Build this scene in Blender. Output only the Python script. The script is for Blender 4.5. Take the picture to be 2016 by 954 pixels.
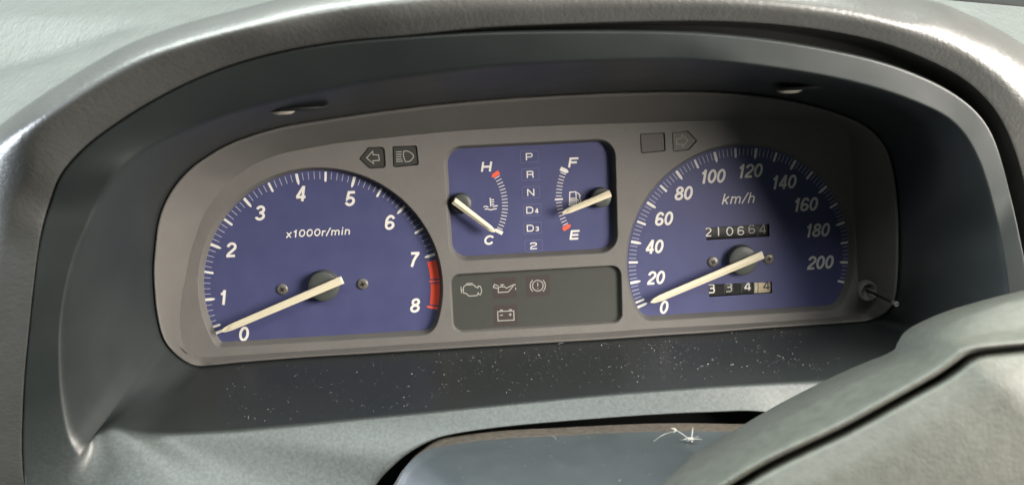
import bpy, bmesh, math, random
from mathutils import Matrix, Vector, noise
from mathutils.bvhtree import BVHTree

random.seed(7)
for o in list(bpy.data.objects):
    bpy.data.objects.remove(o)
SC = bpy.context.scene
COL = SC.collection

# ---------------------------------------------------------------- frame
# All sizes are millimetres in the frame of the instrument dials:
# u to the right, v up along the dials, w out of the dials towards the driver.
# The dials lean back by TILT degrees, as they do in the car.
TILT = math.radians(24)
FRAME = Matrix.Rotation(-TILT, 4, 'X')


def loc(p):
    """dial frame in mm -> local metres (x right, y away from the driver, z up)"""
    return Vector((p[0], -p[2], p[1])) * 0.001


def world(p):
    return FRAME @ loc(p)


# ---------------------------------------------------------------- camera
CAM_POS = [-24.736, 62.455, 385.121]
CAM_AXES = [[0.997083, -0.044718, 0.061849], [0.053864, 0.986422, -0.155145], [-0.054072, 0.158024, 0.985954]]
cam = bpy.data.cameras.new('camera')
cam_ob = bpy.data.objects.new('camera', cam)
COL.objects.link(cam_ob)
ax = [FRAME.to_3x3() @ Vector((a[0], -a[2], a[1])) for a in CAM_AXES]
cm = Matrix((ax[0], ax[1], ax[2])).transposed().to_4x4()
cm.translation = world(CAM_POS)
cam_ob.matrix_world = cm
cam.sensor_width = 36.0
cam.sensor_fit = 'HORIZONTAL'
cam.lens = 32.14
cam.clip_start = 0.01
cam.clip_end = 50
cam.dof.use_dof = True
cam.dof.focus_distance = 0.392
cam.dof.aperture_fstop = 13.0
SC.camera = cam_ob

# ---------------------------------------------------------------- light
wd = bpy.data.worlds.new('World')
SC.world = wd
wd.use_nodes = True
bg = wd.node_tree.nodes['Background']
bg.inputs[0].default_value = (0.80, 0.90, 0.86, 1)
bg.inputs[1].default_value = 0.08


def window_or_fill_light(name, pos, target, sx, sy, power, color):
    d = bpy.data.lights.new(name, 'AREA')
    d.shape = 'RECTANGLE'
    d.size, d.size_y = sx, sy
    d.energy = power
    d.color = color
    o = bpy.data.objects.new(name, d)
    COL.objects.link(o)
    o.location = pos
    o.rotation_euler = (Vector(target) - Vector(pos)).to_track_quat('-Z', 'Y').to_euler()
    return o


window_or_fill_light('windscreen_light', (-0.10, 0.34, 0.80), (0, 0.0, 0.05), 1.3, 0.75, 45.0, (0.92, 1.0, 0.95))
window_or_fill_light('driver_window_light', (0.415, -0.212, 0.222), (0, 0, 0.01), 0.33, 0.28, 13.2, (1.0, 0.93, 0.85))
window_or_fill_light('passenger_window_light', (-1.1, -0.077, 0.144), (-0.1, 0, 0.0), 0.12, 0.5, 26.0, (0.84, 0.92, 1.0))
window_or_fill_light('overhead_fill', (-0.05, -0.30, 0.70), (0, 0, 0), 0.5, 0.25, 3.2, (0.97, 1.0, 0.97))  # added overhead fill to brighten the lower dials, stands for no real pane

SC.view_settings.view_transform = 'Standard'
SC.view_settings.look = 'None'
SC.view_settings.exposure = 0.0
SC.view_settings.gamma = 1.0
SC.view_settings.use_curve_mapping = False
SC.render.engine = 'CYCLES'
SC.cycles.max_bounces = 8
SC.cycles.use_denoising = True

# ---------------------------------------------------------------- materials


def mat(name, base, rough=0.5, spec=0.5, metal=0.0, vary=0.0, vscale=60.0, bump=None, coat=0.0, rvary=0.0):
    """base colour with a little large-scale variation; bump = list of (kind, scale per metre, strength, stretch)"""
    m = bpy.data.materials.new(name)
    m.use_nodes = True
    nt = m.node_tree
    b = nt.nodes['Principled BSDF']
    b.inputs['Base Color'].default_value = (*base, 1)
    b.inputs['Roughness'].default_value = rough
    b.inputs['Specular IOR Level'].default_value = spec
    b.inputs['Metallic'].default_value = metal
    b.inputs['Coat Weight'].default_value = coat
    tc = nt.nodes.new('ShaderNodeTexCoord')
    if vary or rvary:
        n = nt.nodes.new('ShaderNodeTexNoise')
        n.inputs['Scale'].default_value = vscale
        n.inputs['Detail'].default_value = 6
        n.inputs['Roughness'].default_value = 0.65
        nt.links.new(tc.outputs['Object'], n.inputs['Vector'])
        if vary:
            r = nt.nodes.new('ShaderNodeMapRange')
            r.inputs['From Min'].default_value = 0.3
            r.inputs['From Max'].default_value = 0.7
            r.inputs['To Min'].default_value = 1 - vary
            r.inputs['To Max'].default_value = 1 + vary
            nt.links.new(n.outputs['Fac'], r.inputs['Value'])
            mx = nt.nodes.new('ShaderNodeVectorMath')
            mx.operation = 'SCALE'
            mx.inputs[0].default_value = base
            nt.links.new(r.outputs[0], mx.inputs['Scale'])
            nt.links.new(mx.outputs[0], b.inputs['Base Color'])
        if rvary:
            r = nt.nodes.new('ShaderNodeMapRange')
            r.inputs['From Min'].default_value = 0.3
            r.inputs['From Max'].default_value = 0.7
            r.inputs['To Min'].default_value = max(0.02, rough - rvary)
            r.inputs['To Max'].default_value = min(1, rough + rvary)
            nt.links.new(n.outputs['Fac'], r.inputs['Value'])
            nt.links.new(r.outputs[0], b.inputs['Roughness'])
    prev = None
    for kind, scale, strength, stretch in (bump or []):
        mp = nt.nodes.new('ShaderNodeMapping')
        mp.inputs['Scale'].default_value = stretch
        nt.links.new(tc.outputs['UV' if kind == 'grain' else 'Object'], mp.inputs['Vector'])
        if kind in ('noise', 'grain'):
            t = nt.nodes.new('ShaderNodeTexNoise')
            t.inputs['Detail'].default_value = 3
            out = t.outputs['Fac']
        else:
            t = nt.nodes.new('ShaderNodeTexVoronoi')
            t.feature = 'DISTANCE_TO_EDGE' if kind == 'cells' else 'F1'
            out = t.outputs['Distance']
        t.inputs['Scale'].default_value = scale
        nt.links.new(mp.outputs[0], t.inputs['Vector'])
        bn = nt.nodes.new('ShaderNodeBump')
        bn.inputs['Strength'].default_value = strength
        bn.inputs['Distance'].default_value = 0.0004
        nt.links.new(out, bn.inputs['Height'])
        if prev:
            nt.links.new(prev, bn.inputs['Normal'])
        prev = bn.outputs[0]
    if prev:
        nt.links.new(prev, b.inputs['Normal'])
    return m


ONE = (1, 1, 1)
M_PAD = mat('hood_leather', (0.050, 0.051, 0.048), 0.38, 0.72, vary=0.10, vscale=60,
            bump=[('grain', 0.60, 0.34, (1.0, 0.55, 1)), ('noise', 1100, 0.30, ONE), ('cells', 1300, 0.16, ONE)])
M_DASH = mat('dash_leather', (0.078, 0.084, 0.080), 0.48, 0.35, vary=0.12, vscale=30,
             bump=[('noise', 560, 1.0, (1.0, 0.26, 0.6)), ('noise', 210, 1.0, (1.0, 0.30, 0.5)), ('cells', 900, 0.2, ONE)])
M_TRIM = mat('trim_plastic', (0.0145, 0.018, 0.0178), 0.42, 0.5, vary=0.12, vscale=25, rvary=0.05,
             bump=[('noise', 2600, 0.10, ONE)])


def paint_light_over(m, colour, rough):
    """mix a thin dust film into a material by the mesh's own lit_film amount, broken up by fine noise"""
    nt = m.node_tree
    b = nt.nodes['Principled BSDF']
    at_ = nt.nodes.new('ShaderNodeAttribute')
    at_.attribute_name = 'lit_film'
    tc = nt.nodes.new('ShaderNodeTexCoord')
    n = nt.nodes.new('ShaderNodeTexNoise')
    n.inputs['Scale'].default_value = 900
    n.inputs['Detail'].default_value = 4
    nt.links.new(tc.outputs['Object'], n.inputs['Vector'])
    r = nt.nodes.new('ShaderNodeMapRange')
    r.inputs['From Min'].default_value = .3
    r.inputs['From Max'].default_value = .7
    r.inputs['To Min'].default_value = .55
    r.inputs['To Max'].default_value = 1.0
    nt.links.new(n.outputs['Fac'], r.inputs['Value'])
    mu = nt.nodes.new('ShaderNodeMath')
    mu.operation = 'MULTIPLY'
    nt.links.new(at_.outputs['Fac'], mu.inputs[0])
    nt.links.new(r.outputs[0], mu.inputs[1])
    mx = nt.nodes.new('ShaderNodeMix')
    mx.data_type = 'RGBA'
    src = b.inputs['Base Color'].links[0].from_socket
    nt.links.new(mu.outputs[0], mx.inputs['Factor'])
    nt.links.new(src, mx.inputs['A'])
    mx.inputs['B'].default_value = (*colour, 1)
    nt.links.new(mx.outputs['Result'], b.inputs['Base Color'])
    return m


paint_light_over(M_TRIM, (0.094, 0.106, 0.104), .5)  # lighter colour for the lower fascia: overhead light painted in
M_FACE = mat('cluster_plastic', (0.136, 0.130, 0.121), 0.62, 0.35, vary=0.05, vscale=120,
             bump=[('noise', 2200, 0.35, ONE)])
M_WALL = mat('cluster_wall_plastic', (0.104, 0.099, 0.092), 0.65, 0.3, vary=0.06, vscale=60)
M_BLUE = mat('dial_blue', (0.057, 0.062, 0.144), 0.5, 0.35, vary=0.06, vscale=90, rvary=0.08, bump=[('noise', 3000, 0.12, ONE)])
M_WHITE = mat('print_white', (0.66, 0.64, 0.60), 0.6, 0.3)
M_GREYP = mat('print_grey', (0.36, 0.37, 0.42), 0.6, 0.3)
M_LINE = mat('print_outline', (0.10, 0.11, 0.20), 0.6, 0.3)
M_RED = mat('print_red', (0.66, 0.075, 0.038), 0.6, 0.3)
M_RED2 = mat('print_red_bright', (0.80, 0.11, 0.06), 0.6, 0.3)
M_NEEDLE = mat('needle_cream', (0.66, 0.60, 0.44), 0.35, 0.4)
M_HUB = mat('hub_black', (0.058, 0.064, 0.060), 0.45, 0.4)
M_SMOKE = mat('smoked_panel', (0.050, 0.052, 0.046), 0.5, 0.35, vary=0.05, vscale=200)
M_TINT = mat('lamp_tint', (0.050, 0.040, 0.038), 0.5, 0.35)
M_ICON = mat('icon_grey', (0.33, 0.33, 0.30), 0.6, 0.3)
M_FAINT = mat('icon_faint', (0.27, 0.26, 0.24), 0.6, 0.3)
M_LAMP = mat('lamp_lens', (0.038, 0.038, 0.034), 0.5, 0.35, vary=0.05, vscale=200)
M_LAMP2 = mat('lamp_lens_pale', (0.105, 0.098, 0.090), 0.5, 0.35, vary=0.05, vscale=200)
M_BLANK = mat('lamp_blank', (0.090, 0.080, 0.078), 0.5, 0.35, vary=0.05, vscale=200)
M_BLACK = mat('deep_black', (0.006, 0.007, 0.007), 0.6, 0.3)
M_DRUM = mat('drum_black', (0.018, 0.018, 0.017), 0.5, 0.4, vary=0.15, vscale=400)
M_DRUMW = mat('drum_beige', (0.46, 0.39, 0.27), 0.5, 0.4, vary=0.1, vscale=400)
M_STEEL = mat('screw_steel', (0.32, 0.30, 0.27), 0.35, 0.5, metal=0.8)
M_SCREW = mat('screw_dark', (0.15, 0.14, 0.125), 0.35, 0.5, metal=0.3)
M_WHEEL = mat('wheel_vinyl', (0.054, 0.057, 0.048), 0.55, 0.4, vary=0.20, vscale=280,
              bump=[('noise', 900, 0.35, ONE), ('cells', 700, 0.12, ONE)])
M_COVER = mat('column_plastic', (0.036, 0.043, 0.046), 0.50, 0.5, vary=0.10, vscale=60, rvary=0.06,
              bump=[('noise', 1800, 0.08, ONE)])
M_CLIP = mat('clip_plastic', (0.42, 0.38, 0.33), 0.4, 0.5)
M_DUSTY = mat('dusty_ledge', (0.075, 0.064, 0.052), 0.8, 0.2, vary=0.35, vscale=500,
              bump=[('noise', 1500, 0.6, ONE)])
M_DUST = mat('dust_fibre', (0.31, 0.31, 0.30), 0.9, 0.1)
M_LINT = mat('lint_white', (0.46, 0.445, 0.415), 0.9, 0.1)

# ---------------------------------------------------------------- mesh helpers


def link(o, parent=None):
    COL.objects.link(o)
    if parent is not None:
        o.parent = parent
    return o


def thing(name, label, cat, base, group=None):
    o = bpy.data.objects.new(name, None)
    o.empty_display_size = 0.01
    o.location = world(base)
    o.rotation_euler = (-TILT, 0, 0)
    o['label'] = label
    o['category'] = cat
    if group:
        o['group'] = group
    o['base'] = base
    return link(o)


def mesh(name, verts, faces, m, smooth=False):
    me = bpy.data.meshes.new(name)
    me.from_pydata([tuple(v) for v in verts], [], faces)
    for mm in (m if isinstance(m, (list, tuple)) else [m]):
        me.materials.append(mm)
    if smooth:
        me.polygons.foreach_set('use_smooth', [True] * len(me.polygons))
    me.update()
    return me


def part(name, verts, faces, m, parent, base=(0, 0, 0), smooth=False, at=None, label=None, uv=None):
    """verts in dial mm relative to AT (defaults to BASE, the parent's own origin in dial mm)"""
    at = base if at is None else at
    me = mesh(name, [loc(v) for v in verts], faces, m, smooth)
    if uv:
        layer = me.uv_layers.new(name='grain')
        for lp in me.loops:
            layer.data[lp.index].uv = uv[lp.vertex_index]
    o = bpy.data.objects.new(name, me)
    o.location = loc((at[0] - base[0], at[1] - base[1], at[2] - base[2]))
    if label:
        o['label'] = label
    return link(o, parent)


def rel(pts, at):
    return [(p[0] - at[0], p[1] - at[1], p[2] - at[2]) for p in pts]


def lerp(a, b, t):
    return tuple(a[i] + (b[i] - a[i]) * t for i in range(3))


def catmull(p0, p1, p2, p3, t):
    return tuple(0.5 * (2 * b + (c - a) * t + (2 * a - 5 * b + 4 * c - d) * t * t + (3 * b - a - 3 * c + d) * t ** 3)
                 for a, b, c, d in zip(p0, p1, p2, p3))


def along(row, sub, closed):
    n = len(row)
    out = []
    for i in range(n if closed else n - 1):
        if closed:
            q = [row[(i + k) % n] for k in (-1, 0, 1, 2)]
        else:
            q = [row[min(max(i + k, 0), n - 1)] for k in (-1, 0, 1, 2)]
        for s in range(sub):
            out.append(catmull(*q, s / sub))
    if not closed:
        out.append(tuple(row[-1]))
    return out


def chaikin(pts, it):
    for _ in range(it):
        q = [pts[0]]
        for a, b in zip(pts, pts[1:]):
            q += [lerp(a, b, .25), lerp(a, b, .75)]
        q.append(pts[-1])
        pts = q
    return pts


LOFT_UV = {}


def loft(rings, closed, sub=4, round_it=2):
    """rings of equal length; smooth along each ring, rounded across the rings -> verts, faces"""
    rows = [along(r, sub, closed) for r in rings]
    n = len(rows[0])
    cols = [chaikin([r[i] for r in rows], round_it) for i in range(n)]
    m = len(cols[0])
    verts = [cols[i][j] for j in range(m) for i in range(n)]
    # lengths along and across in mm, for grain that follows the part
    mid = m // 2
    su = [0.0]
    for i in range(1, n):
        su.append(su[-1] + math.dist(cols[i][mid], cols[i - 1][mid]))
    uv = []
    sv = [0.0] * n
    for j in range(m):
        for i in range(n):
            if j:
                sv[i] += math.dist(cols[i][j], cols[i][j - 1])
            uv.append((su[i], sv[i]))
    LOFT_UV['last'] = uv
    faces = []
    for j in range(m - 1):
        for i in range(n if closed else n - 1):
            k = (i + 1) % n
            faces.append((j * n + i, j * n + k, (j + 1) * n + k, (j + 1) * n + i))
    return verts, faces


def between(a, b, t):
    return [lerp(p, q, t) for p, q in zip(a, b)]


def moved(r, du=0, dv=0, dw=0):
    return [(p[0] + du, p[1] + dv, p[2] + dw) for p in r]


def outward(r, d, closed=True):
    """ring pushed sideways in the dial plane by d (rings run clockwise as the driver sees them)"""
    n = len(r)
    out = []
    for i, p in enumerate(r):
        a = r[(i - 1) % n] if closed or i > 0 else r[i]
        b = r[(i + 1) % n] if closed or i < n - 1 else r[i]
        t = Vector((b[0] - a[0], b[1] - a[1]))
        t.normalize()
        out.append((p[0] - t.y * d, p[1] + t.x * d, p[2]))
    return out


def fill2d(outer, holes, w):
    """flat plate with holes at height w -> verts, faces (triangles), outlines are lists of (u, v)"""
    cu = bpy.data.curves.new('outline', 'CURVE')
    cu.dimensions = '2D'
    cu.fill_mode = 'BOTH'
    for ring in [outer] + list(holes):
        s = cu.splines.new('POLY')
        s.points.add(len(ring) - 1)
        for p, q in zip(s.points, ring):
            p.co = (q[0], q[1], 0, 1)
        s.use_cyclic_u = True
    o = bpy.data.objects.new('outline', cu)
    me = o.to_mesh()
    vs = [(v.co.x, v.co.y, w) for v in me.vertices]
    fs = []
    for p in me.polygons:
        f = tuple(p.vertices)
        if p.normal.z < 0:
            f = f[::-1]
        fs.append(f)
    o.to_mesh_clear()
    bpy.data.objects.remove(o)
    bpy.data.curves.remove(cu)
    return vs, fs


def plate(outer, w0, w1, bevel=0.0):
    """solid raised outline: top face at w1, sides down to w0, optional small chamfer"""
    n = len(outer)
    c = [sum(p[0] for p in outer) / n, sum(p[1] for p in outer) / n]
    inner = outer
    if bevel:
        k = 1 - bevel / max(max(math.hypot(p[0] - c[0], p[1] - c[1]) for p in outer), 1e-6)
        inner = [(c[0] + (p[0] - c[0]) * k, c[1] + (p[1] - c[1]) * k) for p in outer]
    vs = [(*p, w0) for p in outer] + [(*p, w1 - bevel) for p in outer] + [(*p, w1) for p in inner]
    fs = []
    for r in (0, 1):
        for i in range(n):
            k = (i + 1) % n
            fs.append((r * n + i, r * n + k, (r + 1) * n + k, (r + 1) * n + i))
    fs.append(tuple(range(2 * n, 3 * n)))
    area = sum(outer[i][0] * outer[(i + 1) % n][1] - outer[(i + 1) % n][0] * outer[i][1] for i in range(n))
    if area < 0:
        fs = [f[::-1] for f in fs]
    return vs, fs


def ribbon(pts, width, w, closed=False, taper=None):
    """flat stroke of constant width along a polyline (u, v) at height w, mitred joints"""
    pts = [Vector(p[:2]) for p in pts]
    if closed and (pts[0] - pts[-1]).length < 1e-6:
        pts = pts[:-1]
    n = len(pts)
    vs = []
    for i in range(n):
        a = pts[i - 1] if (closed or i > 0) else pts[i]
        b = pts[(i + 1) % n] if (closed or i < n - 1) else pts[i]
        d1 = (pts[i] - a)
        d2 = (b - pts[i])
        d1 = d1.normalized() if d1.length > 1e-9 else d2.normalized()
        d2 = d2.normalized() if d2.length > 1e-9 else d1
        n1 = Vector((-d1.y, d1.x))
        n2 = Vector((-d2.y, d2.x))
        m = n1 + n2
        m = m.normalized() if m.length > 1e-6 else n1
        k = 1 / max(m.dot(n1), 0.45)
        h = width / 2 * (taper[i] if taper else 1)
        vs += [(*(pts[i] + m * h * k), w), (*(pts[i] - m * h * k), w)]
    fs = []
    for i in range(n if closed else n - 1):
        k = (i + 1) % n
        fs.append((2 * i, 2 * i + 1, 2 * k + 1, 2 * k))
    return vs, fs


def join(parts):
    vs, fs = [], []
    for v, f in parts:
        o = len(vs)
        vs += v
        fs += [tuple(i + o for i in q) for q in f]
    return vs, fs


def circle(c, r, n=48, a0=0.0, a1=360.0):
    full = abs(a1 - a0 - 360) < 1e-6
    return [(c[0] + r * math.cos(math.radians(a0 + (a1 - a0) * i / (n if full else n - 1))),
             c[1] + r * math.sin(math.radians(a0 + (a1 - a0) * i / (n if full else n - 1)))) for i in range(n)]


def round_rect(u0, v0, u1, v1, r, n=7):
    out = []
    for cx, cy, a in ((u1 - r, v1 - r, 0), (u0 + r, v1 - r, 90), (u0 + r, v0 + r, 180), (u1 - r, v0 + r, 270)):
        out += circle((cx, cy), r, n, a, a + 90)
    return out


def cut_circle(c, r, vcut, rl, rr, n=72):
    """circle cut off by the level line v = vcut, with rounded bottom corners"""
    a = math.degrees(math.asin((vcut - c[1]) / r))
    pts = circle(c, r, n, a, 180 - a)
    for rad, left in ((rr, False), (rl, True)):
        if rad <= 0:
            continue
        # trim the arc and put a bezier corner in
        cor = pts[-1] if left else pts[0]
        if left:
            while math.dist(pts[-1], cor) < rad:
                pts.pop()
            s, e = pts[-1], (cor[0] + rad, vcut)
        else:
            while math.dist(pts[0], cor) < rad:
                pts.pop(0)
            s, e = (cor[0] - rad, vcut), pts[0]
        bz = [tuple((1 - t) ** 2 * s[k] + 2 * t * (1 - t) * cor[k] + t * t * e[k] for k in (0, 1))
              for t in [i / 6 for i in range(7)]]
        pts = pts + bz[1:] if left else bz[:-1] + pts
    return pts


def lathe(profile, n=24, c=(0, 0)):
    """turned solid about the w axis: profile = list of (radius, w) from outside bottom to the centre"""
    vs, fs = [], []
    for r, w in profile:
        for i in range(n):
            a = 2 * math.pi * i / n
            vs.append((c[0] + r * math.cos(a), c[1] + r * math.sin(a), w))
    for j in range(len(profile) - 1):
        for i in range(n):
            k = (i + 1) % n
            fs.append((j * n + i, j * n + k, (j + 1) * n + k, (j + 1) * n + i))
    fs.append(tuple((len(profile) - 1) * n + i for i in range(n)))
    return vs, fs


# ---------------------------------------------------------------- lettering built from strokes


def arc(cx, cy, rx, ry, a0, a1, n=14):
    return [(cx + rx * math.cos(math.radians(a0 + (a1 - a0) * i / (n - 1))),
             cy + ry * math.sin(math.radians(a0 + (a1 - a0) * i / (n - 1)))) for i in range(n)]


T = 0.09          # half a stroke: centre lines keep this far from the cap lines
GLYPH = {          # advance width, strokes (closed flag, points); cap height is 1
    '0': (.66, [(1, arc(.33, .5, .245, .41, 0, 360, 29)[:-1])]),
    '1': (.50, [(0, [(.30, 0), (.30, 1)]), (0, [(.06, .735), (.17, .75), (.25, .83), (.29, .95)])]),
    '2': (.64, [(0, arc(.32, .68, .245, .23, 175, -28, 16) + [(.38, .42), (.2, .28), (.13, .17), (.12, .10)]),
                (0, [(.025, T), (.60, T)])]),
    '3': (.64, [(0, arc(.315, .715, .22, .195, 168, -75, 16) + [(.26, .515)]),
                (0, [(.26, .52)] + arc(.315, .295, .25, .205, 75, -168, 18))]),
    '4': (.66, [(0, [(.44, .95), (.09, .30)]), (0, [(.03, .275), (.65, .275)]), (0, [(.465, 0), (.465, 1)])]),
    '5': (.64, [(0, [(.58, .91), (.18, .91), (.12, .46)]), (0, [(.125, .50)] + arc(.315, .325, .25, .235, 140, -165, 18))]),
    '6': (.65, [(1, arc(.325, .30, .24, .21, 0, 360, 25)[:-1]),
                (0, arc(.335, .56, .25, .35, 28, 180, 14) + [(.085, .30)])]),
    '7': (.60, [(0, [(.03, .91), (.60, .91)]), (0, [(.55, .90), (.40, .68), (.28, .42), (.20, 0)])]),
    '8': (.65, [(1, arc(.325, .725, .205, .185, 0, 360, 25)[:-1]), (1, arc(.325, .295, .245, .205, 0, 360, 25)[:-1])]),
    'x': (.56, [(0, [(.06, 0), (.50, .72)]), (0, [(.06, .72), (.50, 0)])]),
    'r': (.40, [(0, [(.10, 0), (.10, .72)]), (0, [(.10, .42), (.16, .58), (.26, .635), (.40, .63)])]),
    '/': (.36, [(0, [(.02, -.02), (.34, 1.02)])]),
    'm': (.92, [(0, [(.10, 0), (.10, .72)]), (0, arc(.275, .44, .175, .2, 180, 0, 9) + [(.45, 0)]),
                (0, arc(.625, .44, .175, .2, 180, 0, 9) + [(.80, 0)])]),
    'n': (.60, [(0, [(.10, 0), (.10, .72)]), (0, arc(.29, .43, .19, .21, 180, 0, 9) + [(.48, 0)])]),
    'h': (.60, [(0, [(.10, 0), (.10, 1)]), (0, arc(.29, .43, .19, .21, 180, 0, 9) + [(.48, 0)])]),
    'i': (.24, [(0, [(.11, 0), (.11, .72)]), (0, [(.11, .84), (.11, 1)])]),
    'k': (.58, [(0, [(.10, 0), (.10, 1)]), (0, [(.12, .28), (.48, .72)]), (0, [(.24, .42), (.50, 0)])]),
    'H': (1.02, [(0, [(.12, 0), (.12, 1)]), (0, [(.90, 0), (.90, 1)]), (0, [(.12, .5), (.90, .5)])]),
    'F': (.90, [(0, [(.12, 0), (.12, 1)]), (0, [(.12, .90), (.90, .90)]), (0, [(.12, .5), (.80, .5)])]),
    'E': (.92, [(0, [(.12, 0), (.12, 1)]), (0, [(.12, .90), (.90, .90)]), (0, [(.12, .5), (.84, .5)]), (0, [(.12, .10), (.90, .10)])]),
    'C': (1.0, [(0, arc(.50, .5, .40, .40, 32, 328, 26))]),
    'P': (1.05, [(0, [(.10, 0), (.10, .92), (.72, .92)] + arc(.72, .68, .22, .24, 90, -90, 9)[1:] + [(.10, .44)])]),
    'R': (1.08, [(0, [(.10, 0), (.10, .92), (.72, .92)] + arc(.72, .70, .22, .22, 90, -90, 9)[1:] + [(.10, .48)]),
                 (0, [(.70, .48), (.90, .36), (.93, 0)])]),
    'N': (1.10, [(0, [(.10, 0), (.10, 1)]), (0, [(.12, .96), (.96, .04)]), (0, [(.98, 0), (.98, 1)])]),
    'D': (1.10, [(1, [(.10, .08), (.10, .92), (.64, .92)] + arc(.64, .5, .34, .42, 90, -90, 12)[1:])]),
    'b2': (1.02, [(0, [(.06, .72), (.10, .86), (.24, .92), (.70, .92), (.88, .86), (.92, .72), (.86, .58), (.70, .52), (.26, .42), (.11, .30), (.09, .08), (.98, .08)])]),
    # thin drum figures
    'd0': (.66, [(1, arc(.33, .5, .27, .44, 0, 360, 25)[:-1])]),
    'd1': (.30, [(0, [(.15, 0), (.15, 1)])]),
    'd2': (.66, [(0, arc(.33, .70, .26, .24, 170, -30, 14) + [(.06, .06), (.62, .06)])]),
    'd3': (.66, [(0, [(.06, .94), (.5, .94), (.58, .86), (.58, .64), (.5, .55), (.2, .55)]), (0, [(.5, .52), (.6, .44), (.6, .16), (.5, .06), (.06, .06)])]),
    'd4': (.68, [(0, [(.50, 0), (.50, 1)]), (0, [(.48, .97), (.05, .27)]), (0, [(.05, .26), (.66, .26)])]),
    'd6': (.66, [(1, arc(.33, .31, .26, .25, 0, 360, 25)[:-1]), (0, arc(.35, .58, .28, .36, 40, 180, 12) + [(.07, .31)])]),
}


def densify(q):
    out = [q[0]]
    for a, b in zip(q, q[1:]):
        k = max(1, int(math.dist(a, b) / .12))
        out += [(a[0] + (b[0] - a[0]) * i / k, a[1] + (b[1] - a[1]) * i / k) for i in range(1, k + 1)]
    return out


def lettering(text, height, stroke, shear=0.0, wide=1.0, gap=0.06, w=0.14, keys=None, dense=False):
    """strokes of a word, centred on its own origin"""
    keys = keys or list(text)
    x = 0
    out = []
    lift = 0
    for ch in keys:
        adv, strokes = GLYPH[ch]
        for closed, pts in strokes:
            lift += 1
            q = [((x + px) * wide, py) for px, py in pts]
            if dense:
                q = densify(q)
            q = [((a + (b - .5) * shear), b - .5) for a, b in q]
            out.append(ribbon([(a * height, b * height) for a, b in q], stroke * height, w + 0.012 * (lift % 5), bool(closed)))
        x += adv + gap
    x -= gap
    vs, fs = join(out)
    vs = [(a - x * wide * height / 2, b, c) for a, b, c in vs]
    return vs, fs


# ---------------------------------------------------------------- measured outlines (mm in the dial frame)
FACE_EDGE = [[-137.59,3.77,4.0],[-133.79,12.93,4.0],[-129.96,20.56,4.0],[-124.83,26.82,4.0],[-118.67,33.22,4.0],[-112.56,37.09,4.0],[-106.53,40.13,4.0],[-97.64,43.02,4.0],[-86.77,44.78,4.0],[-73.61,46.44,4.0],[-54.62,47.61,4.0],[-29.69,48.93,4.0],[-3.37,49.37,4.0],[24.18,49.34,4.0],[51.94,48.89,4.0],[79.93,48.44,4.0],[103.8,47.76,4.0],[121.27,46.73,4.0],[132.24,45.37,4.0],[138.43,43.16,4.0],[141.57,39.15,4.0],[142.79,31.12,4.0],[143.63,19.13,4.0],[144.5,5.91,4.0],[145.37,-7.45,4.0],[145.99,-18.69,4.0],[146.59,-27.76,4.0],[146.24,-34.56,4.0],[143.33,-38.27,4.0],[135.38,-39.39,4.0],[121.75,-39.72,4.0],[103.66,-39.77,4.0],[81.17,-39.78,4.0],[58.82,-39.56,4.0],[36.6,-39.79,4.0],[14.52,-39.8,4.0],[-7.43,-39.81,4.0],[-29.26,-40.04,4.0],[-50.95,-40.05,4.0],[-72.53,-40.28,4.0],[-93.97,-40.28,4.0],[-111.03,-40.33,4.0],[-123.77,-40.43,4.0],[-133.93,-40.46,4.0],[-139.37,-39.89,4.0],[-142.57,-38.14,4.0],[-144.15,-34.95,4.0],[-144.74,-28.31,4.0],[-144.25,-21.34,4.0],[-142.66,-13.82,4.0],[-141.03,-7.86,4.0],[-139.46,-2.56,4.0]]
CLUSTER_RIM = [[-144.93,7.85,22.0],[-142.97,17.25,22.0],[-140.0,25.13,22.0],[-135.16,32.47,22.0],[-128.67,38.9,22.0],[-121.61,43.49,22.0],[-113.83,47.46,22.0],[-103.38,50.89,22.0],[-91.44,53.48,22.0],[-77.19,55.17,22.0],[-57.36,57.2,22.0],[-31.5,59.17,22.0],[-3.91,60.29,22.0],[24.25,60.61,22.0],[52.64,60.33,22.0],[77.16,59.24,22.0],[97.74,56.91,22.0],[115.38,53.1,22.0],[128.56,48.48,24.0],[138.14,43.27,27.0],[143.45,36.15,31.0],[145.72,26.6,34.0],[146.67,13.85,36.0],[147.31,3.67,36.0],[147.54,-6.58,36.0],[147.85,-17.13,35.0],[148.25,-26.6,32.0],[147.63,-33.07,26.0],[146.72,-38.07,15.0],[137.41,-38.41,15.0],[124.72,-40.5,8.0],[102.31,-40.5,8.0],[80.04,-40.95,8.0],[57.9,-40.95,8.0],[35.89,-41.18,8.0],[14.02,-41.18,8.0],[-7.73,-41.18,8.0],[-29.34,-41.18,8.0],[-50.82,-41.18,8.0],[-72.17,-41.18,8.0],[-93.4,-41.18,8.0],[-110.31,-41.45,8.0],[-122.95,-41.75,8.0],[-130.96,-42.13,8.0],[-137.86,-42.13,8.0],[-140.85,-37.71,15.0],[-143.32,-30.47,22.0],[-145.73,-24.67,22.0],[-146.65,-16.28,22.0],[-146.69,-9.04,22.0],[-146.34,-1.87,22.0],[-145.8,3.22,22.0]]
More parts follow.
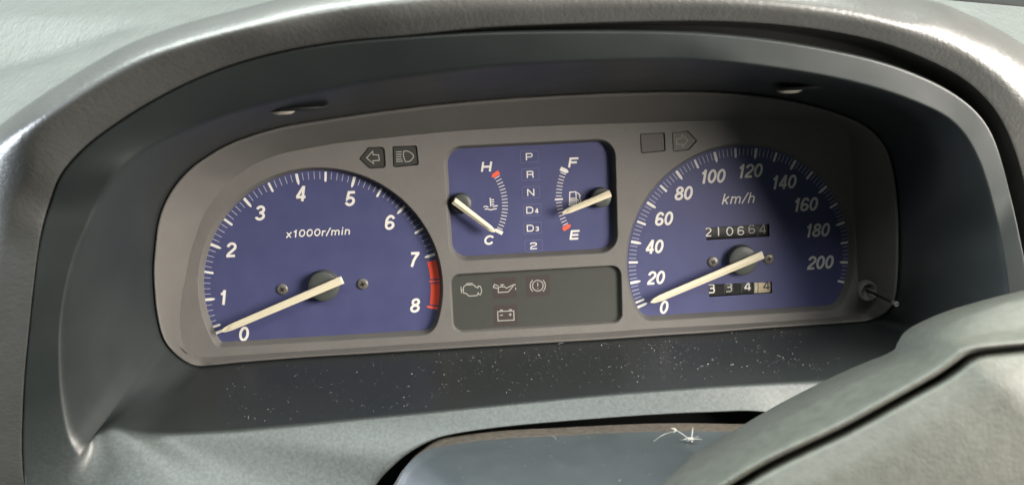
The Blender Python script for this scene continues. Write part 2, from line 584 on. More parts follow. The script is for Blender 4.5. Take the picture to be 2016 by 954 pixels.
LIP_EDGE = [[-151.34,17.65,81.0],[-146.81,25.84,81.0],[-141.53,35.09,81.0],[-133.83,44.09,84.35],[-126.45,49.81,82.55],[-118.71,53.58,80.26],[-109.55,57.04,78.68],[-97.72,60.77,78.86],[-85.01,63.48,79.83],[-71.12,65.8,81.62],[-54.31,68.43,84.23],[-31.6,70.41,87.66],[-8.97,71.89,90.91],[16.66,72.14,93.0],[42.42,71.64,93.91],[61.48,69.82,95.66],[79.63,66.84,95.23],[96.44,63.42,94.62],[112.75,58.84,93.83],[126.71,53.5,92.86],[136.19,48.77,91.68],[143.22,42.57,90.26],[149.24,33.74,88.55],[154.07,24.4,86.35],[160.21,12.17,82.0],[163.54,-2.15,82.0],[165.72,-14.81,82.0],[166.62,-27.18,82.0],[163.32,-37.19,82.0],[157.74,-44.78,70.0],[138.5,-45.5,70.0],[115.53,-45.57,70.0],[90.83,-45.14,70.0],[68.22,-45.02,70.0],[45.77,-45.1,70.0],[24.4,-45.43,70.0],[3.15,-46.13,70.0],[-18.88,-46.97,70.0],[-42.58,-47.86,70.0],[-66.11,-48.56,70.0],[-89.48,-49.25,70.0],[-110.88,-49.69,70.0],[-128.54,-49.43,70.0],[-139.88,-48.46,70.0],[-145.92,-46.0,72.0],[-151.01,-44.91,72.0],[-155.35,-47.01,74.0],[-157.59,-49.98,81.0],[-160.46,-44.35,81.0],[-161.22,-28.21,81.0],[-159.46,-9.34,81.0],[-156.09,5.14,81.0]]
TRIM_RIM = [[-162.09,18.76,84.0],[-159.63,26.95,84.0],[-156.67,34.23,84.0],[-150.03,43.92,88.35],[-141.18,51.94,90.55],[-130.96,58.46,92.26],[-119.33,64.65,93.68],[-106.08,70.53,94.86],[-91.59,75.25,95.83],[-75.8,78.51,96.62],[-58.64,80.5,97.23],[-38.47,81.32,97.66],[-15.13,81.72,97.91],[8.37,81.22,98.0],[33.68,80.2,97.91],[54.52,78.76,97.66],[74.02,76.12,97.23],[92.22,72.58,96.62],[109.12,68.42,95.83],[123.06,63.54,94.86],[135.67,57.5,93.68],[145.59,50.49,92.26],[152.25,42.82,90.55],[157.48,32.98,88.35],[163.68,21.06,84.0],[167.12,8.53,84.0],[170.28,-5.05,84.0],[173.42,-25.24,84.0],[175.97,-47.69,84.0],[175.34,-74.29,84.0],[142.02,-93.23,84.0],[113.38,-71.57,80.0],[96.17,-58.84,76.0],[79.35,-53.5,76.0],[60.83,-52.45,76.0],[40.59,-52.05,76.0],[15.01,-52.23,76.0],[-8.56,-52.71,76.0],[-24.81,-53.3,77.0],[-36.48,-54.56,78.0],[-45.45,-57.45,80.0],[-52.65,-61.71,82.0],[-59.95,-68.5,84.0],[-67.82,-79.79,91.0],[-90.68,-87.9,100.0],[-123.53,-87.11,100.0],[-148.06,-86.12,95.0],[-171.79,-80.72,88.0],[-176.03,-55.04,84.0],[-172.54,-28.59,84.0],[-167.95,-6.32,84.0],[-165.08,6.3,84.0]]
PAD_EDGE = [[-174.32,-81.68,84.0],[-176.47,-54.56,84.0],[-172.97,-28.12,84.0],[-168.41,-6.12,84.0],[-165.53,6.58,84.0],[-162.56,18.78,84.0],[-160.09,27.14,84.0],[-157.11,34.5,84.0],[-150.46,44.27,88.35],[-141.51,52.43,90.55],[-131.21,59.02,92.26],[-119.57,65.28,93.68],[-106.25,71.16,94.86],[-91.67,76.01,95.83],[-75.88,79.35,96.62],[-58.74,81.34,97.23],[-38.42,82.23,97.66],[-15.04,83.55,97.91],[8.46,83.66,98.0],[34.55,83.4,97.91],[56.16,82.71,97.66],[75.64,81.04,97.23],[94.62,78.14,96.62],[111.84,74.02,95.83],[126.62,68.36,94.86],[138.91,62.24,93.68],[148.16,55.32,92.26],[155.0,48.04,90.55],[161.11,38.76,88.35],[167.92,26.96,84.0],[172.19,12.69,84.0],[175.7,-3.56,84.0],[178.62,-25.55,84.0],[181.69,-49.94,84.0],[181.14,-76.62,84.0]]
PAD_CREST = [[-218.74,-81.2,69.0],[-216.48,-52.92,69.0],[-212.84,-27.31,69.0],[-208.13,-5.95,69.0],[-202.68,14.95,69.0],[-197.81,32.05,69.0],[-186.76,44.06,76.0],[-175.8,51.9,83.0],[-163.5,58.11,92.35],[-153.32,63.46,96.55],[-142.9,69.08,98.26],[-131.21,75.01,99.68],[-118.27,80.68,100.86],[-102.66,85.15,101.83],[-84.27,89.07,102.62],[-66.42,92.87,100.23],[-43.53,95.06,100.66],[-17.45,97.23,97.91],[9.32,97.95,95.0],[36.27,96.97,94.91],[60.36,95.03,94.66],[83.2,92.22,94.23],[103.17,88.88,93.62],[117.7,85.25,92.83],[130.8,83.25,91.86],[142.59,78.72,90.68],[153.87,73.5,89.26],[165.62,66.7,87.55],[177.13,58.25,85.35],[189.88,43.11,81.0],[196.37,25.27,81.0],[201.25,5.36,81.0],[204.68,-20.44,81.0],[208.46,-50.76,81.0],[210.15,-77.95,81.0]]
PAD_TOP = [[-232.95,-88.46,53.0],[-230.49,-58.62,53.0],[-226.58,-31.4,53.0],[-221.53,-8.69,53.0],[-215.74,13.37,53.0],[-210.37,31.93,53.0],[-198.25,45.52,60.0],[-186.26,54.3,67.0],[-173.1,61.03,76.35],[-162.22,66.76,80.55],[-151.13,72.74,82.26],[-138.65,79.07,83.68],[-124.63,85.2,84.86],[-107.8,90.04,85.83],[-88.24,94.2,86.62],[-69.17,98.27,84.23],[-44.82,100.61,84.66],[-17.17,102.94,81.91],[11.24,103.75,79.0],[39.81,102.72,78.91],[65.36,100.69,78.66],[89.6,97.73,78.23],[110.87,94.2,77.62],[126.18,90.4,76.83],[140.23,88.24,75.86],[153.31,83.25,74.68],[165.56,77.58,73.26],[178.36,70.15,71.55],[191.28,60.52,69.35],[205.29,43.64,65.0],[212.46,24.13,65.0],[217.77,2.65,65.0],[221.49,-24.77,65.0],[225.56,-56.87,65.0],[227.42,-85.68,65.0]]
PAD_FRONT = [[-211.65,-78.48,75.0],[-209.48,-50.84,75.0],[-205.99,-25.96,75.0],[-201.44,-5.2,75.0],[-196.15,15.21,75.0],[-191.56,31.51,75.0],[-181.2,42.55,82.0],[-170.88,49.82,89.0],[-159.08,55.75,98.35],[-149.27,60.92,102.55],[-139.16,66.39,104.26],[-127.83,72.14,105.68],[-115.44,77.58,106.86],[-100.44,81.88,107.83],[-82.53,85.69,108.62],[-65.23,89.36,106.23],[-42.96,91.48,106.66],[-17.5,93.57,103.91],[8.59,94.24,101.0],[34.87,93.26,100.91],[58.36,91.35,100.66],[80.62,88.59,100.23],[100.01,85.33,99.62],[114.24,81.76,98.83],[126.88,79.82,97.86],[137.91,75.55,96.68],[148.68,70.57,95.26],[159.83,64.11,93.55],[170.46,56.41,91.35],[182.45,42.29,87.0],[188.55,25.38,87.0],[193.19,6.26,87.0],[196.48,-18.83,87.0],[200.11,-48.41,87.0],[201.71,-74.91,87.0]]
WHEEL_OUTER = [[156.17,-0.64,128.0],[141.53,-3.36,128.0],[128.2,-6.61,128.0],[119.26,-9.96,128.0],[114.36,-12.79,128.0],[111.96,-16.4,128.0],[110.16,-19.11,128.0],[100.87,-22.46,128.0],[91.58,-25.97,128.0],[72.38,-34.54,128.0],[54.68,-44.04,128.0],[39.88,-51.69,128.0],[22.84,-60.98,128.0]]
WHEEL_RIDGE = [[142.86,-9.77,148.0],[129.15,-10.38,148.0],[121.01,-10.61,148.0],[114.5,-10.93,148.0],[110.9,-11.72,148.0],[107.79,-13.85,148.0],[103.11,-17.05,148.0],[96.69,-20.44,148.0],[89.54,-24.08,148.0],[75.79,-30.82,148.0],[55.23,-39.34,148.0],[41.54,-46.87,148.0],[26.2,-55.67,148.0]]
WHEEL_GROOVE = [[146.83,-14.0,143.0],[132.81,-14.62,143.0],[124.94,-14.87,143.0],[119.01,-15.25,143.0],[115.79,-16.38,143.0],[113.05,-18.44,143.0],[108.11,-21.56,143.0],[101.24,-25.01,143.0],[93.78,-28.73,143.0],[79.71,-35.63,143.0],[58.83,-44.36,143.0],[44.97,-52.08,143.0],[28.97,-61.38,143.0]]
WHEEL_PAD = [[141.34,-12.33,151.0],[127.85,-13.06,151.0],[120.35,-13.31,151.0],[115.01,-13.76,151.0],[111.9,-14.86,151.0],[109.37,-16.73,151.0],[104.52,-19.75,151.0],[97.81,-23.08,151.0],[90.6,-26.68,151.0],[76.98,-33.36,151.0],[56.84,-41.81,151.0],[43.42,-49.29,151.0],[27.82,-58.28,151.0]]
WHEEL_PAD_B = [[145.37,-19.11,158.0],[132.16,-19.81,158.0],[124.82,-20.04,158.0],[119.59,-20.48,158.0],[116.54,-21.55,158.0],[114.07,-23.39,158.0],[109.35,-26.34,158.0],[102.79,-29.61,158.0],[95.74,-33.13,158.0],[82.44,-39.67,158.0],[62.75,-47.94,158.0],[49.66,-55.27,158.0],[34.42,-64.08,158.0]]
WHEEL_PAD_C = [[169.1,-43.4,166.0],[155.96,-44.02,166.0],[148.66,-44.21,166.0],[143.46,-44.61,166.0],[140.45,-45.68,166.0],[138.03,-47.51,166.0],[133.38,-50.46,166.0],[126.92,-53.7,166.0],[119.97,-57.21,166.0],[106.85,-63.71,166.0],[87.42,-71.92,166.0],[74.52,-79.21,166.0],[59.52,-87.99,166.0]]
WHEEL_PAD_D = [[209.17,-72.63,166.0],[195.56,-73.19,166.0],[188.0,-73.34,166.0],[182.62,-73.73,166.0],[179.53,-74.83,166.0],[177.06,-76.73,166.0],[172.32,-79.78,166.0],[165.71,-83.14,166.0],[158.59,-86.76,166.0],[145.16,-93.49,166.0],[125.23,-101.96,166.0],[112.04,-109.52,166.0],[96.71,-118.62,166.0]]
COVER_TOP = [[-67.64,-90.83,84.0],[-58.74,-76.42,84.0],[-52.95,-68.26,84.0],[-50.04,-63.83,84.0],[-47.04,-60.54,84.0],[-43.37,-57.66,84.0],[-37.32,-55.69,84.0],[-26.77,-54.58,84.0],[-13.22,-54.04,84.0],[4.95,-54.36,84.0],[21.82,-54.59,84.0],[43.08,-55.3,84.0],[62.15,-56.78,84.0],[76.65,-58.33,84.0],[91.25,-62.72,84.0],[106.07,-73.24,84.0],[117.48,-89.46,84.0],[125.33,-105.71,84.0]]
COVER_BACK = [[-67.93,-95.22,74.0],[-58.74,-80.34,74.0],[-52.76,-71.92,74.0],[-49.76,-67.34,74.0],[-46.59,-62.8,74.0],[-42.8,-59.83,74.0],[-37.55,-56.4,74.0],[-26.66,-55.25,74.0],[-12.69,-54.68,74.0],[6.06,-55.01,74.0],[23.45,-55.23,74.0],[45.39,-55.95,74.0],[65.07,-57.47,74.0],[80.02,-59.06,74.0],[95.09,-63.57,74.0],[110.37,-74.39,74.0],[122.14,-91.1,74.0],[130.24,-107.83,74.0]]
ODO = [[80.38,2.52],[108.29,2.79],[108.42,-2.77],[80.53,-2.85]]
TRIP = [[81.37,-22.47],[109.57,-22.81],[109.57,-27.87],[81.61,-28.05]]
ODO_DIGITS = [[81.75,0.44],[86.33,0.4],[91.26,0.26],[96.15,0.21],[100.97,0.67],[105.75,0.53]]
TRIP_DIGITS = [[82.92,-24.7],[90.66,-24.63],[99.01,-24.43],[103.79,-25.26],[107.43,-24.61]]
TACH_NUM = [[-119.57,-32.32],[-126.76,-16.06],[-121.58,4.08],[-108.28,18.93],[-90.82,26.14],[-70.64,23.03],[-54.77,12.13],[-45.57,-4.21],[-46.33,-24.24]]
SP_NUM = [[61.56,-31.38],[58.35,-18.08],[57.91,-4.41],[62.33,7.53],[71.06,18.06],[83.85,24.69],[100.12,26.21],[114.88,20.66],[124.46,10.46],[129.84,-1.09],[131.23,-15.43]]
TEXTS = [[-84.91,9.5],[95.07,14.63],[-12.91,33.54],[-13.23,2.35],[23.83,33.55],[23.32,2.57]]
GEARS = [[5.31,36.92],[5.42,29.41],[5.32,21.75],[5.55,14.25],[5.45,6.5],[5.57,-1.2]]
HUBS = [[-84.21,-13.1],[95.71,-12.14],[-24.22,18.82],[34.93,18.28]]
NEEDLES = [[-75.64,-10.26],[-127.67,-29.41],[103.68,-9.58],[54.43,-27.56],[-27.46,20.55],[-10.87,6.47],[38.47,20.23],[17.82,12.86]]
SCREWS = [[-101.93,-14.0],[-68.06,-13.64],[83.3,-12.57],[108.09,-12.61]]
ICONS = {'engine':[[[-25.41,-18.23],[-25.27,-17.01],[-24.27,-16.13],[-21.01,-16.21],[-20.04,-17.32],[-19.2,-17.71],[-18.99,-16.92],[-18.14,-17.14],[-17.69,-18.33],[-17.76,-19.73],[-18.33,-20.75],[-19.0,-20.53],[-19.21,-19.82],[-19.71,-21.02],[-23.15,-21.06],[-24.29,-19.87],[-25.41,-19.63],[-25.41,-18.23]],[[-25.41,-18.23],[-26.33,-18.25]],[[-26.39,-16.77],[-26.23,-19.59]],[[-22.65,-16.11],[-22.66,-15.59]],[[-24.07,-15.65],[-21.32,-15.56]]],'oil':[[[-10.44,-17.69],[-10.56,-20.25],[-6.35,-20.21],[-3.89,-17.65]],[[-10.45,-17.87],[-7.76,-17.85],[-7.04,-18.59],[-3.52,-17.07],[-3.02,-17.56]],[[-10.47,-18.46],[-12.58,-17.92],[-12.11,-16.65],[-10.42,-17.34]],[[-8.79,-17.79],[-8.79,-16.98]],[[-9.58,-16.97],[-7.93,-16.96]],[[-3.1,-18.47],[-3.08,-19.52]]],'brake':[[[8.79,-18.38],[8.76,-17.93],[8.65,-17.48],[8.46,-17.07],[8.19,-16.7],[7.85,-16.4],[7.47,-16.16],[7.05,-16.01],[6.61,-15.94],[6.16,-15.95],[5.73,-16.06],[5.33,-16.25],[4.97,-16.52],[4.67,-16.85],[4.44,-17.24],[4.3,-17.67],[4.24,-18.12],[4.26,-18.57],[4.37,-19.01],[4.57,-19.43],[4.83,-19.79],[5.17,-20.1],[5.55,-20.34],[5.97,-20.5],[6.42,-20.57],[6.86,-20.55],[7.3,-20.44],[7.7,-20.25],[8.06,-19.98],[8.35,-19.65],[8.58,-19.26],[8.73,-18.83],[8.79,-18.38]],[[4.44,-15.68],[4.09,-16.02],[3.79,-16.41],[3.55,-16.85],[3.39,-17.32],[3.29,-17.81],[3.27,-18.31],[3.32,-18.81],[3.45,-19.3],[3.65,-19.76],[3.91,-20.19],[4.24,-20.58]],[[8.58,-20.83],[8.94,-20.48],[9.24,-20.09],[9.48,-19.65],[9.64,-19.18],[9.74,-18.69],[9.76,-18.18],[9.7,-17.68],[9.57,-17.2],[9.37,-16.73],[9.11,-16.31],[8.78,-15.92]],[[6.53,-16.84],[6.5,-18.6]],[[6.47,-19.37],[6.47,-19.79]]],'battery':[[[-11.23,-28.57],[-4.31,-28.63],[-4.35,-32.7],[-11.28,-32.64],[-11.23,-28.57]],[[-10.08,-28.5],[-9.96,-28.01],[-9.2,-27.98],[-9.15,-28.48]],[[-6.18,-28.52],[-6.09,-28.06],[-5.39,-28.03],[-5.31,-28.5]],[[-10.27,-30.26],[-9.02,-30.22]],[[-6.53,-30.19],[-5.21,-30.17]],[[-5.88,-29.56],[-5.87,-30.84]]],'thermo':[[[-12.04,20.32],[-11.91,16.63]],[[-11.64,19.48],[-10.45,19.49]],[[-11.68,18.53],[-10.39,18.57]],[[-11.6,17.44],[-10.51,17.52]],[[-15.0,16.49],[-14.31,16.87],[-13.64,16.73],[-12.97,16.39]],[[-11.1,16.5],[-10.59,16.67],[-9.73,16.8],[-8.95,16.79]],[[-14.54,15.52],[-13.85,15.75],[-13.02,15.54],[-12.18,15.22],[-11.33,15.35],[-10.47,15.51],[-9.45,15.59]]],'pump':[[[21.94,20.96],[24.54,21.03],[24.69,15.48],[21.54,15.51],[21.94,20.96]],[[24.94,20.7],[25.84,19.97],[26.39,19.09],[25.97,18.94],[26.11,18.08],[26.59,17.03],[26.3,16.36],[25.61,16.39],[25.31,17.44],[24.78,17.98]],[[21.74,18.3],[24.72,18.29]],[[21.72,17.62],[24.69,17.6]],[[21.66,17.01],[24.67,16.96]],[[21.64,16.32],[24.65,16.24]]]}
LAMPS = {'left':[[-65.41,39.65],[-61.37,44.27],[-55.42,44.07],[-54.66,43.04],[-54.57,36.37],[-55.5,35.41],[-61.32,35.37],[-62.11,35.91]],'beam':[[-50.94,44.1],[-41.82,44.0],[-41.27,43.39],[-40.97,36.53],[-41.48,35.89],[-51.01,35.36],[-51.72,36.06],[-51.48,43.55]],'blank':[[52.25,44.45],[61.82,44.44],[62.33,43.94],[62.58,37.18],[62.19,36.65],[52.57,36.17],[52.07,36.67],[51.76,43.94]],'right':[[65.85,44.5],[72.12,44.58],[72.63,44.3],[76.1,40.34],[72.87,36.85],[72.34,36.59],[66.31,36.18],[65.72,36.69],[65.45,43.97]]}
LAMP_ICONS = {'left':[[[-62.34,39.83],[-59.67,42.45],[-59.6,41.03],[-57.3,40.84],[-57.2,38.58],[-59.86,38.55],[-59.56,37.25],[-62.34,39.83]]],'beam':[[[-46.9,41.91],[-45.6,41.9],[-44.15,41.23],[-43.13,40.15],[-43.02,39.31],[-43.98,38.1],[-45.22,37.46],[-46.54,37.56],[-46.98,39.0],[-47.17,40.34],[-46.9,41.91]],[[-50.1,41.69],[-47.7,41.64]],[[-50.17,40.69],[-47.98,40.65]],[[-50.23,39.69],[-48.04,39.65]],[[-50.3,38.7],[-47.81,38.64]],[[-50.36,37.8],[-47.53,37.73]]],'right':[[[67.26,41.43],[69.67,41.74],[69.69,43.01],[72.32,40.77],[69.99,38.09],[69.97,39.11],[67.57,39.22],[67.26,41.43]]]}
STEM = [144.26,-25.1,17.0]
CLIPS = [[-79.8,61.9,58.0],[99.52,63.27,62.0]]
LINT = [[49.27,-56.35,92.0],[44.71,-54.28,87.0],[36.49,-55.65,92.0]]
TEMP_ARC = (-29.17, 17.82, 23.32, 31.7, -30.9)
FUEL_ARC = (43.83, 18.37, 26.68, 153.3, 207.5)
DISH = [[-298.0, -74.3], [-237.2, -73.5], [-200.5, -69.4], [-170.2, -62.2], [-158.8, -50.9], [-168.7, -34.2], [-179.5, -21.0], [-192.7, -6.0], [-204.2, 5.3], [-239.7, 32.9]]
GRILLE = [[187.9, -48.9], [213.5, -41.3], [241.4, -26.9], [278.5, -69.4], [204.5, -78.0]]


# ================================================================ INSTRUMENT CLUSTER
BASE = (5.0, -38.0, 0.0)
cluster = thing('instrument_cluster',
                'grey car instrument cluster with blue dials and cream needles under the hood', 'instrument cluster', BASE)


def flat(r):
    return [(p[0], p[1]) for p in r]


FACE_W = 4.0
TACH_C, TACH_R = (-85.0, -15.0), 50.0
SP_C, SP_R = (95.42, -12.83), 49.0
tach_open = cut_circle((-84.9, -13.9), 50.8, -36.6, 1.6, 5.0)
sp_open = cut_circle((94.7, -11.9), 50.2, -36.2, 5.0, 5.0)
mid_open = round_rect(-30.4, -5.3, 41.2, 42.9, 7.5, 9)
warn_open = round_rect(-30.8, -36.3, 42.3, -11.0, 4.2, 7)


def shrink(ring, d):
    """ring inset by d (counter-clockwise rings)"""
    n = len(ring)
    out = []
    for i in range(n):
        a, b = Vector(ring[i - 1]), Vector(ring[(i + 1) % n])
        t = (b - a)
        t = t.normalized() if t.length > 1e-9 else Vector((1, 0))
        out.append((ring[i][0] - t.y * d, ring[i][1] + t.x * d))
    return out


def opening_wall(ring, depth_in, w0, lip=0.4):
    """wall from the face down to the dial with a rounded lip: verts, faces"""
    lo = [(*p, w0) for p in shrink(ring, depth_in)]
    hi = [(*p, FACE_W - lip) for p in shrink(ring, 0.12)]
    mid = [(*p, FACE_W - lip * .35) for p in shrink(ring, 0.02)]
    top = [(*p, FACE_W) for p in shrink(ring, -lip * 0.8)]
    n = len(ring)
    vs = lo + hi + mid + top
    fs = []
    for j in range(3):
        for i in range(n):
            k = (i + 1) % n
            fs.append((j * n + i, j * n + k, (j + 1) * n + k, (j + 1) * n + i))
    return vs, fs


openings = [(tach_open, 1.3, 0.0), (sp_open, 1.3, 0.0), (mid_open, 1.3, 0.0), (warn_open, 0.5, 2.0)]
LIP = 0.4
face_v, face_f = fill2d(flat(along([tuple(p) for p in FACE_EDGE], 4, True)), [shrink(r, -LIP * 0.8) for r, _, _ in openings] +
                        list(LAMPS.values()), FACE_W)
faceplate = part('faceplate', rel(face_v, BASE), face_f, M_FACE, cluster, BASE, label='matt grey faceplate around the dials')
for ring, inset, w0 in openings:
    v, f = opening_wall(ring, inset, w0)
    part('opening_rim', v, [q[::-1] for q in f], M_WALL, faceplate, BASE, smooth=True, at=(0, 0, 0))
# sloping surround of the faceplate
inner = [tuple(p) for p in FACE_EDGE]
rim = [tuple(p) for p in CLUSTER_RIM]
back = moved(outward(rim, 3.0), 0, 0, -8)
v, f = loft([inner, between(inner, rim, .15), between(inner, rim, .5), between(inner, rim, .93), rim, outward(rim, 1.2), back], True, 4, 2)
surround = part('cluster_surround', rel(v, BASE), f, M_WALL, cluster, BASE, smooth=True, label='smooth grey flared edge of the cluster')


def ticks(parent, centre, radius, spec, name='tick'):
    """spec: list of (angle, length, width, kind, material); shared meshes per kind"""
    cache = {}
    for ang, length, width, kind, m in spec:
        key = (length, width, kind, m.name)
        if key not in cache:
            h = width / 2
            if kind == 'major':       # square outside, bullet nose inside
                pts = [(0, h), (0, -h), (-length * .7, -h), (-length * .9, -h * .62), (-length, -h * .12),
                       (-length, h * .12), (-length * .9, h * .62), (-length * .7, h)]
            elif kind == 'half':
                pts = [(0, h), (0, -h), (-length + h, -h), (-length + h * .3, -h * .7), (-length, 0), (-length + h * .3, h * .7), (-length + h, h)]
            else:
                pts = [(0, h), (0, -h), (-length, -h), (-length, h)]
            vs, fs = plate(list(reversed(pts)), 0.02, 0.10)
            cache[key] = mesh(name, [loc(q) for q in vs], fs, m)
        o = bpy.data.objects.new(name, cache[key])
        a = math.radians(ang)
        o.location = loc((radius * math.cos(a), radius * math.sin(a), 0.02))
        o.rotation_euler = (0, -a, 0)
        link(o, parent)


def numeral(parent, centre, pos, text, height, stroke, m, shear=.2, wide=1.0, gap=.06, name='numeral', keys=None):
    vs, fs = lettering(text, height, stroke, shear, wide, gap, keys=keys)
    return part(name, vs, fs, m, parent, (centre[0], centre[1], 0), at=(pos[0], pos[1], 0.0))


def needle(parent, centre, tail, tip, w_tail, w_tip, w=5.2, thick=1.5, nose=.09):
    """cream pointer bar with a faceted top and a pointed nose"""
    a, b = Vector(tail), Vector(tip)
    d = (b - a)
    L = d.length
    d.normalize()
    nrm = Vector((-d.y, d.x))
    st = [(0, w_tail), (.012, w_tail), (1 - nose, w_tip), (1 - nose * .35, w_tip * .72), (1, w_tip * .12)]
    vs = []
    for t, wd_ in st:
        p = a + d * (L * t)
        h = wd_ / 2
        top = w + thick * (1.0 if t < .95 else .55)
        side = w + thick * .45
        if t == 0:
            top = w + thick * .5
        for off, ww in ((-h, w), (-h, side), (0.0, top), (h, side), (h, w)):
            q = p + nrm * off
            vs.append((q.x - tail[0], q.y - tail[1], ww))
    fs = []
    for i in range(len(st) - 1):
        for j in range(4):
            fs.append((i * 5 + j, (i + 1) * 5 + j, (i + 1) * 5 + j + 1, i * 5 + j + 1))
        fs.append((i * 5 + 4, (i + 1) * 5 + 4, (i + 1) * 5, i * 5))
    fs.append((0, 1, 2, 3, 4))
    fs.append(tuple(reversed([(len(st) - 1) * 5 + j for j in range(5)])))
    return part('needle', vs, fs, M_NEEDLE, parent, (centre[0], centre[1], 0), at=(tail[0], tail[1], 0))


def hub(parent, centre, pos, r, h=4.0):
    vs, fs = lathe([(r * 1.06, 0.05), (r * 1.02, h - .7), (r, h - .25), (r * .95, h), (r * .5, h + .05)], 40)
    return part('needle_hub', vs, fs, M_HUB, parent, (centre[0], centre[1], 0), smooth=True, at=(pos[0], pos[1], 0))


def screw(parent, centre, pos, r, bright=False):
    n = 28
    vs, fs = lathe([(r * 1.1, .05), (r * 1.08, .35), (r * .95, .6), (r * .75, .74), (r * .35, .78)], n)
    # cross slot: two dark bars sunk in the head
    a = random.uniform(0, 90)
    o = part('screw', vs, fs, M_SCREW if not bright else M_STEEL, parent, (centre[0], centre[1], 0), smooth=True, at=(pos[0], pos[1], 0))
    parts = []
    for k, lift in ((0, 0), (90, .01)):
        c, s = math.cos(math.radians(a + k)), math.sin(math.radians(a + k))
        parts.append(ribbon([(-c * r * .5, -s * r * .5), (c * r * .5, s * r * .5)], r * .26, .80 + lift))
    v2, f2 = join(parts)
    me = o.data
    base_n = len(me.vertices)
    allv = [loc(q) for q in vs] + [loc(q) for q in v2]
    allf = fs + [tuple(i + base_n for i in q) for q in f2]
    me2 = mesh('screw', allv, allf, [me.materials[0], M_BLACK], True)
    for p in me2.polygons:
        if p.index >= len(fs):
            p.material_index = 1
    o.data = me2
    return o


# ---- tachometer
c = TACH_C
outline = shrink(tach_open, -0.6)
v, f = fill2d(outline, [], 0.0)
tach = part('tachometer', rel(v, (c[0], c[1], 0)), f, M_BLUE, cluster, BASE, at=(c[0], c[1], 0),
            label='blue rev counter dial numbered 0 to 8 with a red zone')


def tach_angle(k):
    if k < .5:
        return 199.4 - (199.4 - 196.0) * k / .5
    return 196.0 - (196.0 - 181.9) * (k - .5) / .5 if k < 1 else 181.9 - 27.9 * (k - 1)


spec = []
for i in range(0, 71):
    k = i / 10
    if k < .5 and k > 0:
        continue
    a = tach_angle(k)
    if i % 10 == 0:
        spec.append((a, 4.7, 1.15, 'major', M_WHITE))
    elif i % 5 == 0:
        spec.append((a, 4.2, .95, 'half', M_WHITE))
    else:
        spec.append((a, 3.1, .27, 'minor', M_GREYP))
ticks(tach, c, TACH_R, spec)
# red zone: two bands and two bright marks
for k0, k1 in ((7.10, 7.44), (7.53, 7.93)):
    A0, A1 = math.radians(tach_angle(k0)), math.radians(tach_angle(k1))
    ring = [(R_ * math.cos(A0 + (A1 - A0) * i / 10), R_ * math.sin(A0 + (A1 - A0) * i / 10)) for R_ in (TACH_R - .4,) for i in range(11)]
    ring += [((TACH_R - 4.2) * math.cos(A1 + (A0 - A1) * i / 10), (TACH_R - 4.2) * math.sin(A1 + (A0 - A1) * i / 10)) for i in range(11)]
    v, f = plate(ring, .02, .09)
    part('red_band', v, f, M_RED, tach, (c[0], c[1], 0), at=(c[0], c[1], 0))
ticks(tach, c, TACH_R - .4, [(tach_angle(7.485), 4.4, .75, 'half', M_RED2), (tach_angle(7.985), 5.0, 1.2, 'major', M_RED2)], 'red_tick')
for i, pos in enumerate(TACH_NUM):
    numeral(tach, c, pos, str(i), 6.35, .172, M_WHITE, .19, .98)
numeral(tach, c, TEXTS[0], 'x1000r/min', 3.2, .165, M_WHITE, .2, 1.33, .085, 'unit_lettering')
hub(tach, c, HUBS[0], 6.3)
needle(tach, c, NEEDLES[0], NEEDLES[1], 3.3, 2.7)
for p in SCREWS[:2]:
    screw(tach, c, p, 2.2)

# ---- speedometer
c = SP_C
outline = shrink(sp_open, -0.6)


def ccw(r):
    a = sum(r[i][0] * r[(i + 1) % len(r)][1] - r[(i + 1) % len(r)][0] * r[i][1] for i in range(len(r)))
    return list(r) if a > 0 else list(reversed(r))


odo_o, trip_o = ccw(ODO), ccw(TRIP)
v, f = fill2d(outline, [odo_o, trip_o], 0.0)
speedo = part('speedometer', rel(v, (c[0], c[1], 0)), f, M_BLUE, cluster, BASE, at=(c[0], c[1], 0),
              label='blue speed dial numbered 0 to 200 km/h with two counters')


def sp_angle(x):
    if x < 10:
        return 201.5 - (201.5 - 198.9) * x / 10
    return 198.9 - (x - 10) * (198.9 + 14.6) / 200


spec = []
for i in range(0, 106):
    x = i * 2
    if 0 < x < 10:
        continue
    a = sp_angle(x)
    if x % 20 == 0:
        spec.append((a, 4.6, 1.2, 'major', M_WHITE))
    elif x % 10 == 0:
        spec.append((a, 4.1, .95, 'half', M_WHITE))
    else:
        spec.append((a, 3.2, .28, 'minor', M_GREYP))
ticks(speedo, c, SP_R, spec)
for i, pos in enumerate(SP_NUM):
    numeral(speedo, c, pos, str(i * 20), 6.0, .172, M_WHITE, .19, .92 if i else .9, .055)
numeral(speedo, c, TEXTS[1], 'km/h', 4.5, .125, M_WHITE, .26, 1.2, .08, 'unit_lettering')
hub(speedo, c, HUBS[1], 6.3)
needle(speedo, c, NEEDLES[2], NEEDLES[3], 3.3, 2.8)
screw(speedo, c, SCREWS[2], 2.2)
screw(speedo, c, SCREWS[3], 2.2)


def drum_window(outl, name):
    """recess walls round a counter window"""
    n = len(outl)
    vs = [(*p, 0.0) for p in outl] + [(*p, -3.0) for p in outl]
    fs = [(i, (i + 1) % n, n + (i + 1) % n, n + i) for i in range(n)]
    part(name, rel(vs, (c[0], c[1], 0)), fs, M_BLACK, speedo, (c[0], c[1], 0), at=(c[0], c[1], 0))


DR = 7.5


